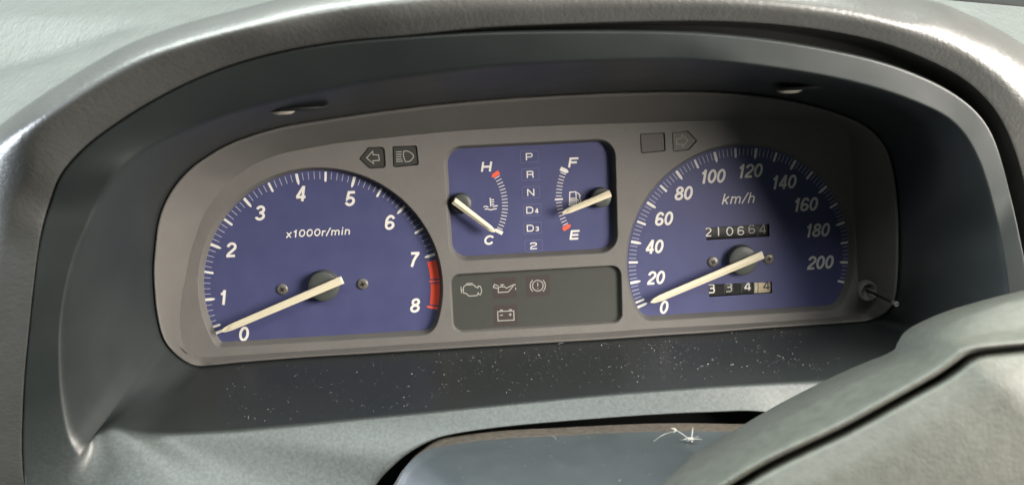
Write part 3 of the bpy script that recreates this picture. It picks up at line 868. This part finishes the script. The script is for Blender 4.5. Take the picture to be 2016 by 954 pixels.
def drum(u0, u1, v0, m):
    vs, fs = [], []
    n = 13
    for i in range(n):
        a = math.radians(-58 + 116 * i / (n - 1))
        for u in (u0, u1):
            vs.append((u - c[0], v0 + DR * math.sin(a) - c[1], -1.2 - DR + DR * math.cos(a)))
    for i in range(n - 1):
        fs.append((2 * i, 2 * i + 1, 2 * i + 3, 2 * i + 2))
    part('counter_drum', vs, fs, m, speedo, (c[0], c[1], 0), smooth=True, at=(c[0], c[1], 0))


def drum_digit(key, pos, v0, height, m, stroke=.13, wide=1.0):
    vs, fs = lettering('', height, stroke, 0.0, wide, 0, keys=[key], w=0.0, dense=True)
    out = []
    for a, b, w in vs:
        dv = max(-DR * .95, min(DR * .95, pos[1] + b - v0))
        out.append((pos[0] + a - c[0], pos[1] + b - c[1], -1.2 - DR + math.sqrt(DR * DR - dv * dv) + .06 + w))
    part('counter_digit', out, fs, m, speedo, (c[0], c[1], 0), at=(c[0], c[1], 0))


drum_window(odo_o, 'counter_window')
drum_window(trip_o, 'counter_window')
vo = sum(p[1] for p in ODO) / 4
ou = [ODO[0][0] + 0.15 + i * (28.0 / 6) for i in range(7)]
for i in range(6):
    drum(ou[i] + .12, ou[i + 1] - .12, vo, M_DRUM)
for i, (k, p) in enumerate(zip(['d2', 'd1', 'd0', 'd6', 'd6', 'd4'], ODO_DIGITS)):
    drum_digit(k, p, vo, 3.9, M_ICON if i == 4 else (M_FAINT if i == 5 else M_WHITE), .125, 1.22)
vt = sum(p[1] for p in TRIP) / 4
for a, b, m in ((81.6, 84.6, M_DRUM), (89.0, 92.6, M_DRUM), (96.6, 100.6, M_DRUM), (102.2, 103.6, M_DRUMW), (103.9, 109.4, M_DRUMW)):
    drum(a, b, vt, m)
for a, b in ((84.9, 88.7), (92.9, 96.3), (100.9, 101.9)):
    vs = [(a - c[0], vt - 3.2 - c[1], -1.9), (b - c[0], vt - 3.2 - c[1], -1.9), (b - c[0], vt + 3.2 - c[1], -1.9), (a - c[0], vt + 3.2 - c[1], -1.9)]
    part('drum_spacer', vs, [(0, 1, 2, 3)], M_BLACK, speedo, (c[0], c[1], 0), at=(c[0], c[1], 0))
for k, p, m in (('d3', TRIP_DIGITS[0], M_WHITE), ('d3', TRIP_DIGITS[1], M_ICON), ('d4', TRIP_DIGITS[2], M_WHITE), ('d4', TRIP_DIGITS[4], M_DRUM)):
    drum_digit(k, p, vt, 4.0, m, .14, 1.12)

# ---- temperature, fuel and gear panel
c = (5.4, 18.8)
v, f = fill2d(shrink(mid_open, -0.6), [], 0.0)
mid = part('fuel_and_temperature_panel', rel(v, (c[0], c[1], 0)), f, M_BLUE, cluster, BASE, at=(c[0], c[1], 0),
           label='blue panel with temperature and fuel gauges and gear letters')


def small_scale(arc_c, r, angles, mats):
    cache = {}
    n = len(angles)
    for i, (a, (length, width, kind, m, flip)) in enumerate(zip(angles, mats)):
        h = width / 2
        if kind == 'end':
            pts = [(length / 2, h), (length / 2, -h), (-length * .2, -h), (-length * .42, -h * .55), (-length / 2, 0), (-length * .42, h * .55), (-length * .2, h)]
        else:
            pts = [(length / 2, h), (length / 2, -h), (-length / 2, -h), (-length / 2, h)]
        key = (length, width, m.name)
        if key not in cache:
            vs, fs = plate(list(reversed(pts)), .02, .10)
            cache[key] = mesh('tick', [loc(q) for q in vs], fs, m)
        o = bpy.data.objects.new('tick', cache[key])
        ar = math.radians(a)
        o.location = loc((arc_c[0] + r * math.cos(ar) - c[0], arc_c[1] + r * math.sin(ar) - c[1], 0.02))
        o.rotation_euler = (0, -ar, 0)
        link(o, mid)


NT = 18
small_scale(TEMP_ARC[:2], TEMP_ARC[2], [TEMP_ARC[3] + (TEMP_ARC[4] - TEMP_ARC[3]) * i / NT for i in range(NT + 1)],
            [((3.7, 1.75, 'end', M_RED2, 0) if i == 0 else (3.9, 1.6, 'end', M_WHITE, 0) if i == NT else (2.5, .3, 'minor', M_WHITE, 0)) for i in range(NT + 1)])
small_scale(FUEL_ARC[:2], FUEL_ARC[2], [FUEL_ARC[3] + (FUEL_ARC[4] - FUEL_ARC[3]) * i / NT for i in range(NT + 1)],
            [((3.8, 1.7, 'end', M_WHITE, 0) if i == 0 else (3.9, 1.75, 'end', M_RED2, 0) if i == NT else
              (3.4, .7, 'half', M_WHITE, 0) if i == NT // 2 else (2.5, .3, 'minor', M_WHITE, 0)) for i in range(NT + 1)])
for t, pos in zip('HCFE', TEXTS[2:]):
    numeral(mid, c, pos, t, 4.1, .21, M_WHITE, .2, 1.05, name='gauge_letter')
for keys, pos in zip((['P'], ['R'], ['N'], ['D', '4'], ['D', '3'], ['b2']), GEARS):
    v, f = ribbon(round_rect(-3.75, -2.45, 3.75, 2.45, .35, 3), .28, .08, True)
    part('gear_box_outline', v, f, M_LINE, mid, (c[0], c[1], 0), at=(pos[0], pos[1], 0))
    if len(keys) == 1:
        numeral(mid, c, pos, '', 2.95, .155, M_WHITE, 0, 1.0, name='gear_letter', keys=keys)
    else:
        numeral(mid, c, (pos[0] - .95, pos[1], 0), '', 2.95, .155, M_WHITE, 0, 1.0, name='gear_letter', keys=keys[:1])
        numeral(mid, c, (pos[0] + 1.95, pos[1] - .45, 0), '', 2.0, .21, M_WHITE, 0, 1.15, name='gear_number', keys=keys[1:])
hub(mid, c, HUBS[2], 4.1)
hub(mid, c, HUBS[3], 4.1)
needle(mid, c, NEEDLES[4], NEEDLES[5], 2.9, 2.3, nose=.14)
needle(mid, c, NEEDLES[6], NEEDLES[7], 2.9, 2.3, nose=.14)


def icon(parent, centre, strokes, width, m, name, w0=0.0, fills=()):
    out = []
    for i, s in enumerate(strokes):
        closed = len(s) > 3 and math.dist(s[0], s[-1]) < 1e-3
        out.append(ribbon(s, width, w0 + .08 + .012 * i, closed))
    for i, s in enumerate(fills):
        out.append(([(*p[:2], w0 + .06 + .002 * i) for p in s], [tuple(range(len(s)))]))
    v, f = join(out)
    n = len(v)
    cu = (sum(p[0] for p in v) / n, sum(p[1] for p in v) / n, 0)
    return part(name, rel(v, cu), f, m, parent, (centre[0], centre[1], 0), at=cu)


icon(mid, c, ICONS['thermo'], .42, M_WHITE, 'thermometer_symbol')
icon(mid, c, ICONS['pump'], .45, M_WHITE, 'fuel_pump_symbol')

# ---- warning lamp panel
c = (5.6, -23.6)
WW = 2.0
v, f = fill2d(shrink(warn_open, -0.3), [], WW)
warn = part('warning_lamp_panel', rel(v, (c[0], c[1], 0)), f, M_SMOKE, cluster, BASE, at=(c[0], c[1], 0),
            label='dark panel with unlit engine, oil, brake and battery symbols')


def centre_of(strokes):
    p = [q for s in strokes for q in s]
    return ((min(q[0] for q in p) + max(q[0] for q in p)) / 2, (min(q[1] for q in p) + max(q[1] for q in p)) / 2)


for key, name in (('engine', 'engine_symbol'), ('oil', 'oil_can_symbol'), ('brake', 'brake_symbol'), ('battery', 'battery_symbol')):
    cu = centre_of(ICONS[key])
    if key != 'engine':
        v, f = ribbon([(cu[0], cu[1] + 4.6), (cu[0], cu[1] - 4.6)], 10.2, WW + .05)
        part('lamp_tint', rel(v, (*cu, 0)), f, M_TINT, warn, (c[0], c[1], 0), at=(*cu, 0))
    icon(warn, c, ICONS[key], .40, M_ICON, name, WW)

# ---- lamp windows in the faceplate
for key, name, m, mi, lab in (('left', 'turn_signal_lamp', M_LAMP, M_ICON, 'dark lamp with an outlined left arrow'),
                              ('beam', 'high_beam_lamp', M_LAMP, M_ICON, 'dark lamp with a headlight beam symbol'),
                              ('blank', 'blank_lamp', M_BLANK, None, 'blank grey square lamp'),
                              ('right', 'turn_signal_lamp', M_LAMP2, M_FAINT, 'pale lamp with a faint right arrow')):
    o_ = ccw(LAMPS[key])
    n = len(o_)
    cu = (sum(p[0] for p in o_) / n, sum(p[1] for p in o_) / n, 0)
    lo = shrink(o_, .15)
    vs = [(*p, 4.0) for p in o_] + [(*p, 2.6) for p in lo]
    fs = [(i, (i + 1) % n, n + (i + 1) % n, n + i) for i in range(n)]
    v2, f2 = fill2d(shrink(o_, .45), [], 3.5)
    v3 = [(*p, 2.4) for p in shrink(o_, .45)] + [(*p, 3.5) for p in shrink(o_, .45)]
    f3 = [(i, (i + 1) % n, n + (i + 1) % n, n + i) for i in range(n)]
    f4 = [tuple(range(n))]
    vv, ff = join([(vs, [q[::-1] for q in fs]), (v2, f2), (v3, f3), ([(*p, 2.6) for p in lo], f4)])
    lamp = part(name, rel(vv, cu), ff, m, cluster, BASE, at=cu, label=lab)
    if mi:
        icon(lamp, cu, LAMP_ICONS[key], .34, mi, 'lamp_symbol', 3.5)

# ---- trip reset pin
st = (STEM[0], STEM[1], STEM[2])
v, f = lathe([(4.4, -1), (4.3, 2.2), (3.8, 2.9), (3.0, 2.6), (2.6, .3)], 32)
hit = BVHTree.FromPolygons([q.co for q in surround.data.vertices], [tuple(q.vertices) for q in surround.data.polygons]).ray_cast(loc((st[0], st[1], 60)) - loc(BASE), Vector((0, 1, 0)))
if hit[0] is not None:
    st = (st[0], st[1], -hit[0].y * 1000 + BASE[2] - .6)
reset = part('reset_pin', v, f, M_WALL, cluster, BASE, smooth=True, at=st, label='thin metal trip reset pin in a round socket')
v, f = lathe([(.55, 0), (.55, 24.0), (.45, 24.2)], 16)
part('pin_shaft', v, f, M_BLACK, reset, (0, 0, 0), smooth=True, at=(0, 0, 0))
v, f = lathe([(1.0, 24.0), (1.05, 26.4), (.8, 27.0), (.5, 26.9), (.45, 26.0)], 20)
part('pin_tip', v, f, M_SCREW, reset, (0, 0, 0), smooth=True, at=(0, 0, 0))  # darker metal puts the shadow on the tip into its colour

# ================================================================ BINNACLE TRIM
TB = (0.0, -55.0, 70.0)
trim = thing('binnacle_surround', 'dark green plastic trim ringing the gauges with a dusty shelf', 'trim panel', TB)
lip = [tuple(p) for p in LIP_EDGE]
rimr = [tuple(p) for p in TRIM_RIM]
inner = moved(outward(rim, 1.4), 0, 0, -1.0)
deep = moved(outward(rim, 1.4), 0, 0, -10)
ret = moved(outward(rimr, 1.0), 0, 0, -3)
gap = moved(outward(rimr, 1.6), 0, 0, -30)
v, f = loft([deep, inner, between(inner, lip, .08), between(inner, lip, .5), between(inner, lip, .88), lip,
             between(lip, rimr, .16), between(lip, rimr, .9), rimr, ret, gap], True, 4, 2)
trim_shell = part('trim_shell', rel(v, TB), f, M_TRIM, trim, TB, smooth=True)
# the lower panel and the rim have overhead light painted into their colour: a per-vertex amount, read by the material
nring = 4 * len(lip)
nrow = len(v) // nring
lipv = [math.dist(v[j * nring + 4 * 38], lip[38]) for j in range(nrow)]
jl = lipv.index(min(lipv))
film = trim_shell.data.attributes.new('lit_film', 'FLOAT', 'POINT')
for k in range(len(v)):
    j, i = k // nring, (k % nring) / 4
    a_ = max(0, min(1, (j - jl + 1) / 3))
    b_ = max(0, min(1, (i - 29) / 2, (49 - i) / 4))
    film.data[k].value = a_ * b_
shell_tree = BVHTree.FromPolygons([q.co for q in trim_shell.data.vertices], [tuple(q.vertices) for q in trim_shell.data.polygons])
for p in CLIPS:
    vs, fs = lathe([(11.0, -.3), (10.8, .5), (10.2, .8), (9.2, .5), (8.6, -.6)], 40)
    # lies under the roof of the hood: turn the axis downwards
    rot = [(a, -w, b * .75) for a, b, w in vs]
    h = shell_tree.ray_cast(loc((p[0], 40, p[2])) - loc(TB), Vector((0, 0, 1)))
    up = h[0].z * 1000 + TB[1] if h[0] is not None else p[1]
    part('clip_recess', rot, fs, M_BLACK, trim, TB, smooth=True, at=(p[0], up, p[2]))
    vs, fs = lathe([(4.6, -.4), (4.4, 1.2), (3.2, 2.1), (1.2, 2.4)], 24)
    part('clip', [(a - 5.2, -w * .8, b * .7) for a, b, w in vs], fs, M_CLIP, trim, TB, smooth=True, at=(p[0], up, p[2]), label='pale clip in its dark recess')

# ================================================================ DASHBOARD
DB = (0.0, 60.0, 0.0)
dash = thing('dashboard', 'greenish grey leather grained dashboard with a padded hood over the gauges', 'dashboard', DB)
edge = [tuple(p) for p in PAD_EDGE]
crest = [tuple(p) for p in PAD_CREST]
under = moved(edge, 0, 0, -16)
pad_rim = [tuple(TRIM_RIM[i]) for i in list(range(47, 52)) + list(range(0, 30))]
tuck = moved(outward(pad_rim, 0.9, False), 0, 0, -24)
bulge = [(a[0], a[1], a[2] + 6) for a in between(edge, crest, .4)]
bulge2 = [(a[0], a[1], a[2] + 4) for a in between(edge, crest, .85)]
ptop = [tuple(p) for p in PAD_TOP]
pfront = [tuple(p) for p in PAD_FRONT]
back1 = [(p[0] * 1.01, p[1] - 1.0, p[2] - 12) for p in ptop]
back2 = [(p[0] * 1.03, p[1] - 9.0, p[2] - 38) for p in ptop]
v, f = loft([tuck, between(tuck, under, .7), under, moved(edge, 0, 0, -2.0), moved(edge, 0, 0, -.3), edge, between(edge, bulge, .3), bulge, pfront, crest, ptop, back1, back2], False, 4, 3)
part('padded_hood', rel(v, DB), f, M_PAD, dash, DB, smooth=True, uv=LOFT_UV['last'], label='rounded leather grained hood pad')


def seg_dist(p, a, b):
    ab = (b[0] - a[0], b[1] - a[1])
    t = max(0, min(1, ((p[0] - a[0]) * ab[0] + (p[1] - a[1]) * ab[1]) / (ab[0] ** 2 + ab[1] ** 2)))
    return math.hypot(p[0] - a[0] - ab[0] * t, p[1] - a[1] - ab[1] * t)


def inside(p, poly):
    c_ = False
    for i in range(len(poly)):
        a, b = poly[i - 1], poly[i]
        if (a[1] > p[1]) != (b[1] > p[1]) and p[0] < (b[0] - a[0]) * (p[1] - a[1]) / (b[1] - a[1]) + a[0]:
            c_ = not c_
    return c_


def smooth(t):
    t = max(0.0, min(1.0, t))
    return t * t * (3 - 2 * t)


def dash_height(u, w):
    base = 48.0 + math.tan(TILT) * (70 - w)
    if u > -120 or not inside((u, w), DISH):
        return base
    far = min(seg_dist((u, w), DISH[i], DISH[i + 1]) for i in range(4))
    near = min(seg_dist((u, w), DISH[i], DISH[i + 1]) for i in range(4, len(DISH) - 1))
    return base - 11.0 * min(smooth(far / 42), smooth(near / 45))


us = [-430 + 5 * i for i in range(172)]
ws = [90 - 4 * i for i in range(100)]
vs = [(u, dash_height(u, w), w) for w in ws for u in us]
fs = []
for j in range(len(ws) - 1):
    for i in range(len(us) - 1):
        a = j * len(us) + i
        fs.append((a, a + 1, a + len(us) + 1, a + len(us)))
# keep only the part behind the hood
keep = []
for q in fs:
    cu_, cw_ = sum(vs[k][0] for k in q) / 4, sum(vs[k][2] for k in q) / 4
    if cw_ < (26 if -165 < cu_ < 170 else 72):
        keep.append(q)
part('dash_top', rel(vs, DB), keep, M_DASH, dash, DB, smooth=True, label='pale dashboard top with a shallow dish')

# slotted defroster strip at the foot of the windscreen
ga, gb = GRILLE[0], GRILLE[2]
dirg = Vector((gb[0] - ga[0], gb[1] - ga[1])).normalized()
nrmg = Vector((dirg.y, -dirg.x))
if nrmg.y > 0:
    nrmg = -nrmg


def on_dash(u, w, up):
    return (u, dash_height(u, w) + up, w)


def strip(s0, s1, t0, t1, up0, up1):
    pts = []
    for up in (up0, up1):
        for s_, t_ in ((s0, t0), (s1, t0), (s1, t1), (s0, t1)):
            pts.append(on_dash(ga[0] + dirg.x * s_ + nrmg.x * t_, ga[1] + dirg.y * s_ + nrmg.y * t_, up))
    return pts, [(0, 1, 2, 3), (4, 5, 6, 7), (0, 1, 5, 4), (1, 2, 6, 5), (2, 3, 7, 6), (3, 0, 4, 7)]


v, f = strip(-30, 170, 0, 45, .2, 1.2)
grille = part('defroster_grille', rel(v, DB), f, M_BLACK, dash, DB, label='black defroster strip at the foot of the windscreen')
for i in range(50):
    v, f = strip(-28 + 4 * i, -26.2 + 4 * i, 8, 40, 1.25, 2.6)
    part('slat', rel(v, DB), f, M_TRIM, grille, DB, at=DB)

# black backing added behind the trim for the shade in the column slot
vs = [(-260, -47, 42), (260, -47, 42), (260, -240, 60), (-260, -240, 60)]
part('gap_backing', rel(vs, DB), [(0, 1, 2, 3)], M_BLACK, dash, DB)

# ================================================================ STEERING COLUMN COVER
CB = (0.0, -70.0, 90.0)
cover = thing('steering_column_cover', 'dusty dark steering column cover below the gauges', 'column cover', CB)
top = [tuple(p) for p in COVER_TOP]
bk = [tuple(p) for p in COVER_BACK]
f1 = [(p[0] + (8 - p[0]) * .05, p[1] - 1.0, p[2] + 4) for p in top]
f2 = [(p[0] + (8 - p[0]) * .25, p[1] - 2.5, p[2] + 24) for p in top]
f3 = [(p[0] + (8 - p[0]) * .6, p[1] * .9 - 6 - .0, p[2] + 60) for p in top]
f4 = [(p[0] + (8 - p[0]) * .97, min(p[1], -64), p[2] + 95) for p in top]
v, f = loft([top, between(top, f1, .5), f1, f2, f3, f4], False, 4, 2)
cover_shell = part('cover_shell', rel(v, CB), f, M_COVER, cover, CB, smooth=True)
v, f = loft([moved(bk, 0, -6, -14), bk, between(bk, top, .3), between(bk, top, .8), top, moved(top, 0, -.6, .6)], False, 4, 2)
part('cover_ledge', rel(v, CB), f, M_DUSTY, cover, CB, smooth=True, label='brown dusty back edge of the cover')

# ================================================================ STEERING WHEEL
WB = (120.0, -60.0, 150.0)
wheel = thing('steering_wheel_hub', 'grey green steering wheel hub seen close up and out of focus', 'steering wheel', WB)
wo, wr, wg, wp = WHEEL_OUTER, WHEEL_RIDGE, WHEEL_GROOVE, WHEEL_PAD
wo, wr, wg, wp = [[tuple(p) for p in r] for r in (wo, wr, wg, wp)]
behind = moved(wo, 6, -8, -30)
v, f = loft([behind, moved(wo, 1, -1.5, -6), wo, between(wo, wr, .15), moved(between(wo, wr, .70), 0, -.6, -3.0), moved(between(wo, wr, .84), 0, -.6, -3.5), moved(wr, -.8, .5, 2.2), moved(wr, .8, -.8, 2.6), between(wr, wg, .8), moved(wg, 0, 0, -1.2), moved(wg, 1.2, -2, -5)], False, 4, 2)
part('spoke_trim', rel(v, WB), f, M_WHEEL, wheel, WB, smooth=True)
v, f = loft([moved(wg, .9, -1.6, -5), moved(wg, .5, -.8, -1.2), wp, between(wp, WHEEL_PAD_B, .3), [tuple(p) for p in WHEEL_PAD_B],
             [tuple(p) for p in WHEEL_PAD_C], [tuple(p) for p in WHEEL_PAD_D]], False, 4, 2)
part('airbag_cover', rel(v, WB), f, M_WHEEL, wheel, WB, smooth=True)

# ================================================================ DUST AND LINT
def bvh_of(o):
    me = o.data
    mw = FRAME.to_4x4()
    base = o.matrix_world if False else None
    off = o.location + (loc(tuple(o.parent['base'])) if o.parent else Vector())
    return BVHTree.FromPolygons([v.co + off for v in me.vertices], [tuple(p.vertices) for p in me.polygons])


def specks(surfaces, boxes, seed):
    """tiny fibres and grains lying on real surfaces; boxes = (u0, u1, w0, w1, vtop, count, size)"""
    rnd = random.Random(seed)
    vs, fs = [], []
    up = Vector((0, 0, 1))
    for u0, u1, w0, w1, vt, count, size in boxes:
        for _ in range(count):
            o0 = loc((rnd.uniform(u0, u1), vt, rnd.uniform(w0, w1)))
            hit = None
            for s in surfaces:
                h = s.ray_cast(o0, -up, 0.2)
                if h[0] is not None and (hit is None or h[3] < hit[3]):
                    hit = h
            if hit is None:
                continue
            clump = noise.noise(Vector((o0.x * 60, o0.y * 60, seed))) + .6 * noise.noise(Vector((o0.x * 260, o0.y * 260, seed)))
            if clump < rnd.uniform(-.55, .35):
                continue
            grain = size * min(2.4, math.exp(rnd.gauss(-.15, .45)))
            n = hit[1] if hit[1].z > 0 else -hit[1]
            if n.z < .25:
                continue
            t = n.orthogonal().normalized()
            t = Matrix.Rotation(rnd.uniform(0, 6.28), 3, n) @ t
            b = n.cross(t)
            fibre = rnd.random() < .16
            L = grain * (rnd.uniform(3, 11) if fibre else rnd.uniform(.6, 1.7)) * 1e-3
            W = grain * (rnd.uniform(.35, .55) if fibre else rnd.uniform(.6, 1.5)) * 1e-3
            bend = rnd.uniform(-.5, .5) * L
            seg = 4 if fibre else 1
            k = len(vs)
            for i in range(seg + 1):
                x = i / seg - .5
                p = hit[0] + t * (x * L) + b * (bend * (x * x * 4 - 1) * .5) + n * (.00012 + (.0003 * (1 - 4 * x * x) if fibre else 0))
                for q in (-.5, .5):
                    vs.append(p + b * (q * W))
                for q in (0,):
                    vs.append(p + n * (W * .7))
            for i in range(seg):
                a = k + 3 * i
                fs += [(a, a + 3, a + 5, a + 2), (a + 2, a + 5, a + 4, a + 1), (a + 1, a + 4, a + 3, a)]
            fs += [(k, k + 2, k + 1), (k + 3 * seg, k + 3 * seg + 1, k + 3 * seg + 2)]
    return vs, fs


def stuff_mesh(name, vs, fs, m, label, cat):
    me = bpy.data.meshes.new(name)
    me.from_pydata([tuple(v) for v in vs], [], fs)
    me.materials.append(m)
    me.update()
    o = bpy.data.objects.new(name, me)
    o.rotation_euler = (-TILT, 0, 0)
    o['kind'] = 'stuff'
    o['label'] = label
    o['category'] = cat
    return link(o)


tree_trim = bvh_of(trim_shell)
tree_cover = bvh_of(cover_shell)
vs, fs = specks([tree_trim], [(-120, 125, 9, 66, -20, 1100, .12), (-40, 110, 9, 60, -20, 600, .12),
                              (-110, 125, 62, 90, -30, 160, .07), (-20, 100, 12, 50, -20, 46, .17)], 3)
stuff_mesh('dust', vs, fs, M_DUST, 'pale dust specks and short fibres lying on the dark shelf below the gauges', 'dust')
vs, fs = specks([tree_cover], [(-70, 90, 80, 150, -20, 330, .13), (-40, 60, 84, 120, -20, 24, .16)], 5)
stuff_mesh('dust', vs, fs, M_DUST, 'pale dust grains scattered on the steering column cover', 'dust')

# a tuft of lint caught on the edge of the column cover
LB = tuple(LINT[0])
lint = thing('lint_tuft', 'small white tuft of lint with trailing threads on the column cover edge', 'lint', LB)


def thread(pts, r, n=6):
    pts = [Vector(p) for p in along(pts, 6, False)]
    vs, fs = [], []
    for i, p in enumerate(pts):
        d = (pts[min(i + 1, len(pts) - 1)] - pts[max(i - 1, 0)]).normalized()
        a = d.orthogonal().normalized()
        b = d.cross(a)
        rr = r * (1 - .5 * abs(2 * i / (len(pts) - 1) - 1))
        for k in range(n):
            t = 6.2832 * k / n
            vs.append(tuple(p + a * (rr * math.cos(t)) + b * (rr * math.sin(t))))
    for i in range(len(pts) - 1):
        for k in range(n):
            q = (k + 1) % n
            fs.append((i * n + k, i * n + q, (i + 1) * n + q, (i + 1) * n + k))
    return vs, fs


rl = random.Random(11)
tuft = []
for i in range(26):
    a = rl.uniform(0, 6.28)
    ln = rl.uniform(.7, 2.8) if i > 5 else rl.uniform(3, 5)
    z0 = rl.uniform(0, .6)
    p = [(0, .3 + z0, 0)]
    for k in (.4, .75, 1):
        p.append((math.cos(a) * ln * k + rl.uniform(-.4, .4), .3 + z0 + rl.uniform(-.1, .9) * (1.2 - k), math.sin(a) * ln * k * .7 + rl.uniform(-.4, .4)))
    tuft.append(thread(p, rl.uniform(.05, .11)))
for i in range(16):
    p = [(rl.uniform(-1, 1), .4 + rl.uniform(0, .9), rl.uniform(-.8, .8)) for _ in range(4)]
    tuft.append(thread(p, rl.uniform(.09, .16)))
tuft.append(thread([(0.3, .5, 0), (.6, 2.2, -.4), (.9, 3.6, -.8), (1.1, 4.6, -.9)], .2))
v, f = join(tuft)
part('tuft', v, f, M_LINT, lint, LB, at=LB, smooth=True)
d1 = [LINT[1][k] - LINT[0][k] for k in range(3)]
d2 = [LINT[2][k] - LINT[0][k] for k in range(3)]
v, f = join([thread([(-.5, .6, -.3), (d1[0] * .35, d1[1] * .4 + .6, d1[2] * .4), (d1[0] * .7, d1[1] * .7 + .9, d1[2] * .7), (d1[0], d1[1] + .6, d1[2])], .12),
             thread([(d1[0] + .3, d1[1] + .2, d1[2]), (d1[0] - .8, d1[1] + 1.1, d1[2]), (d1[0] + .7, d1[1] + .6, d1[2] + .4), (d1[0] - .4, d1[1] - .3, d1[2] + .5)], .24),
             thread([(d1[0], d1[1], d1[2]), ((d1[0] + d2[0]) / 2 - .3, (d1[1] + d2[1]) / 2 + .6, (d1[2] + d2[2]) / 2), (d2[0], d2[1] + .2, d2[2])], .07)])
part('thread', v, f, M_LINT, lint, LB, at=LB, smooth=True)

bpy.context.view_layer.update()
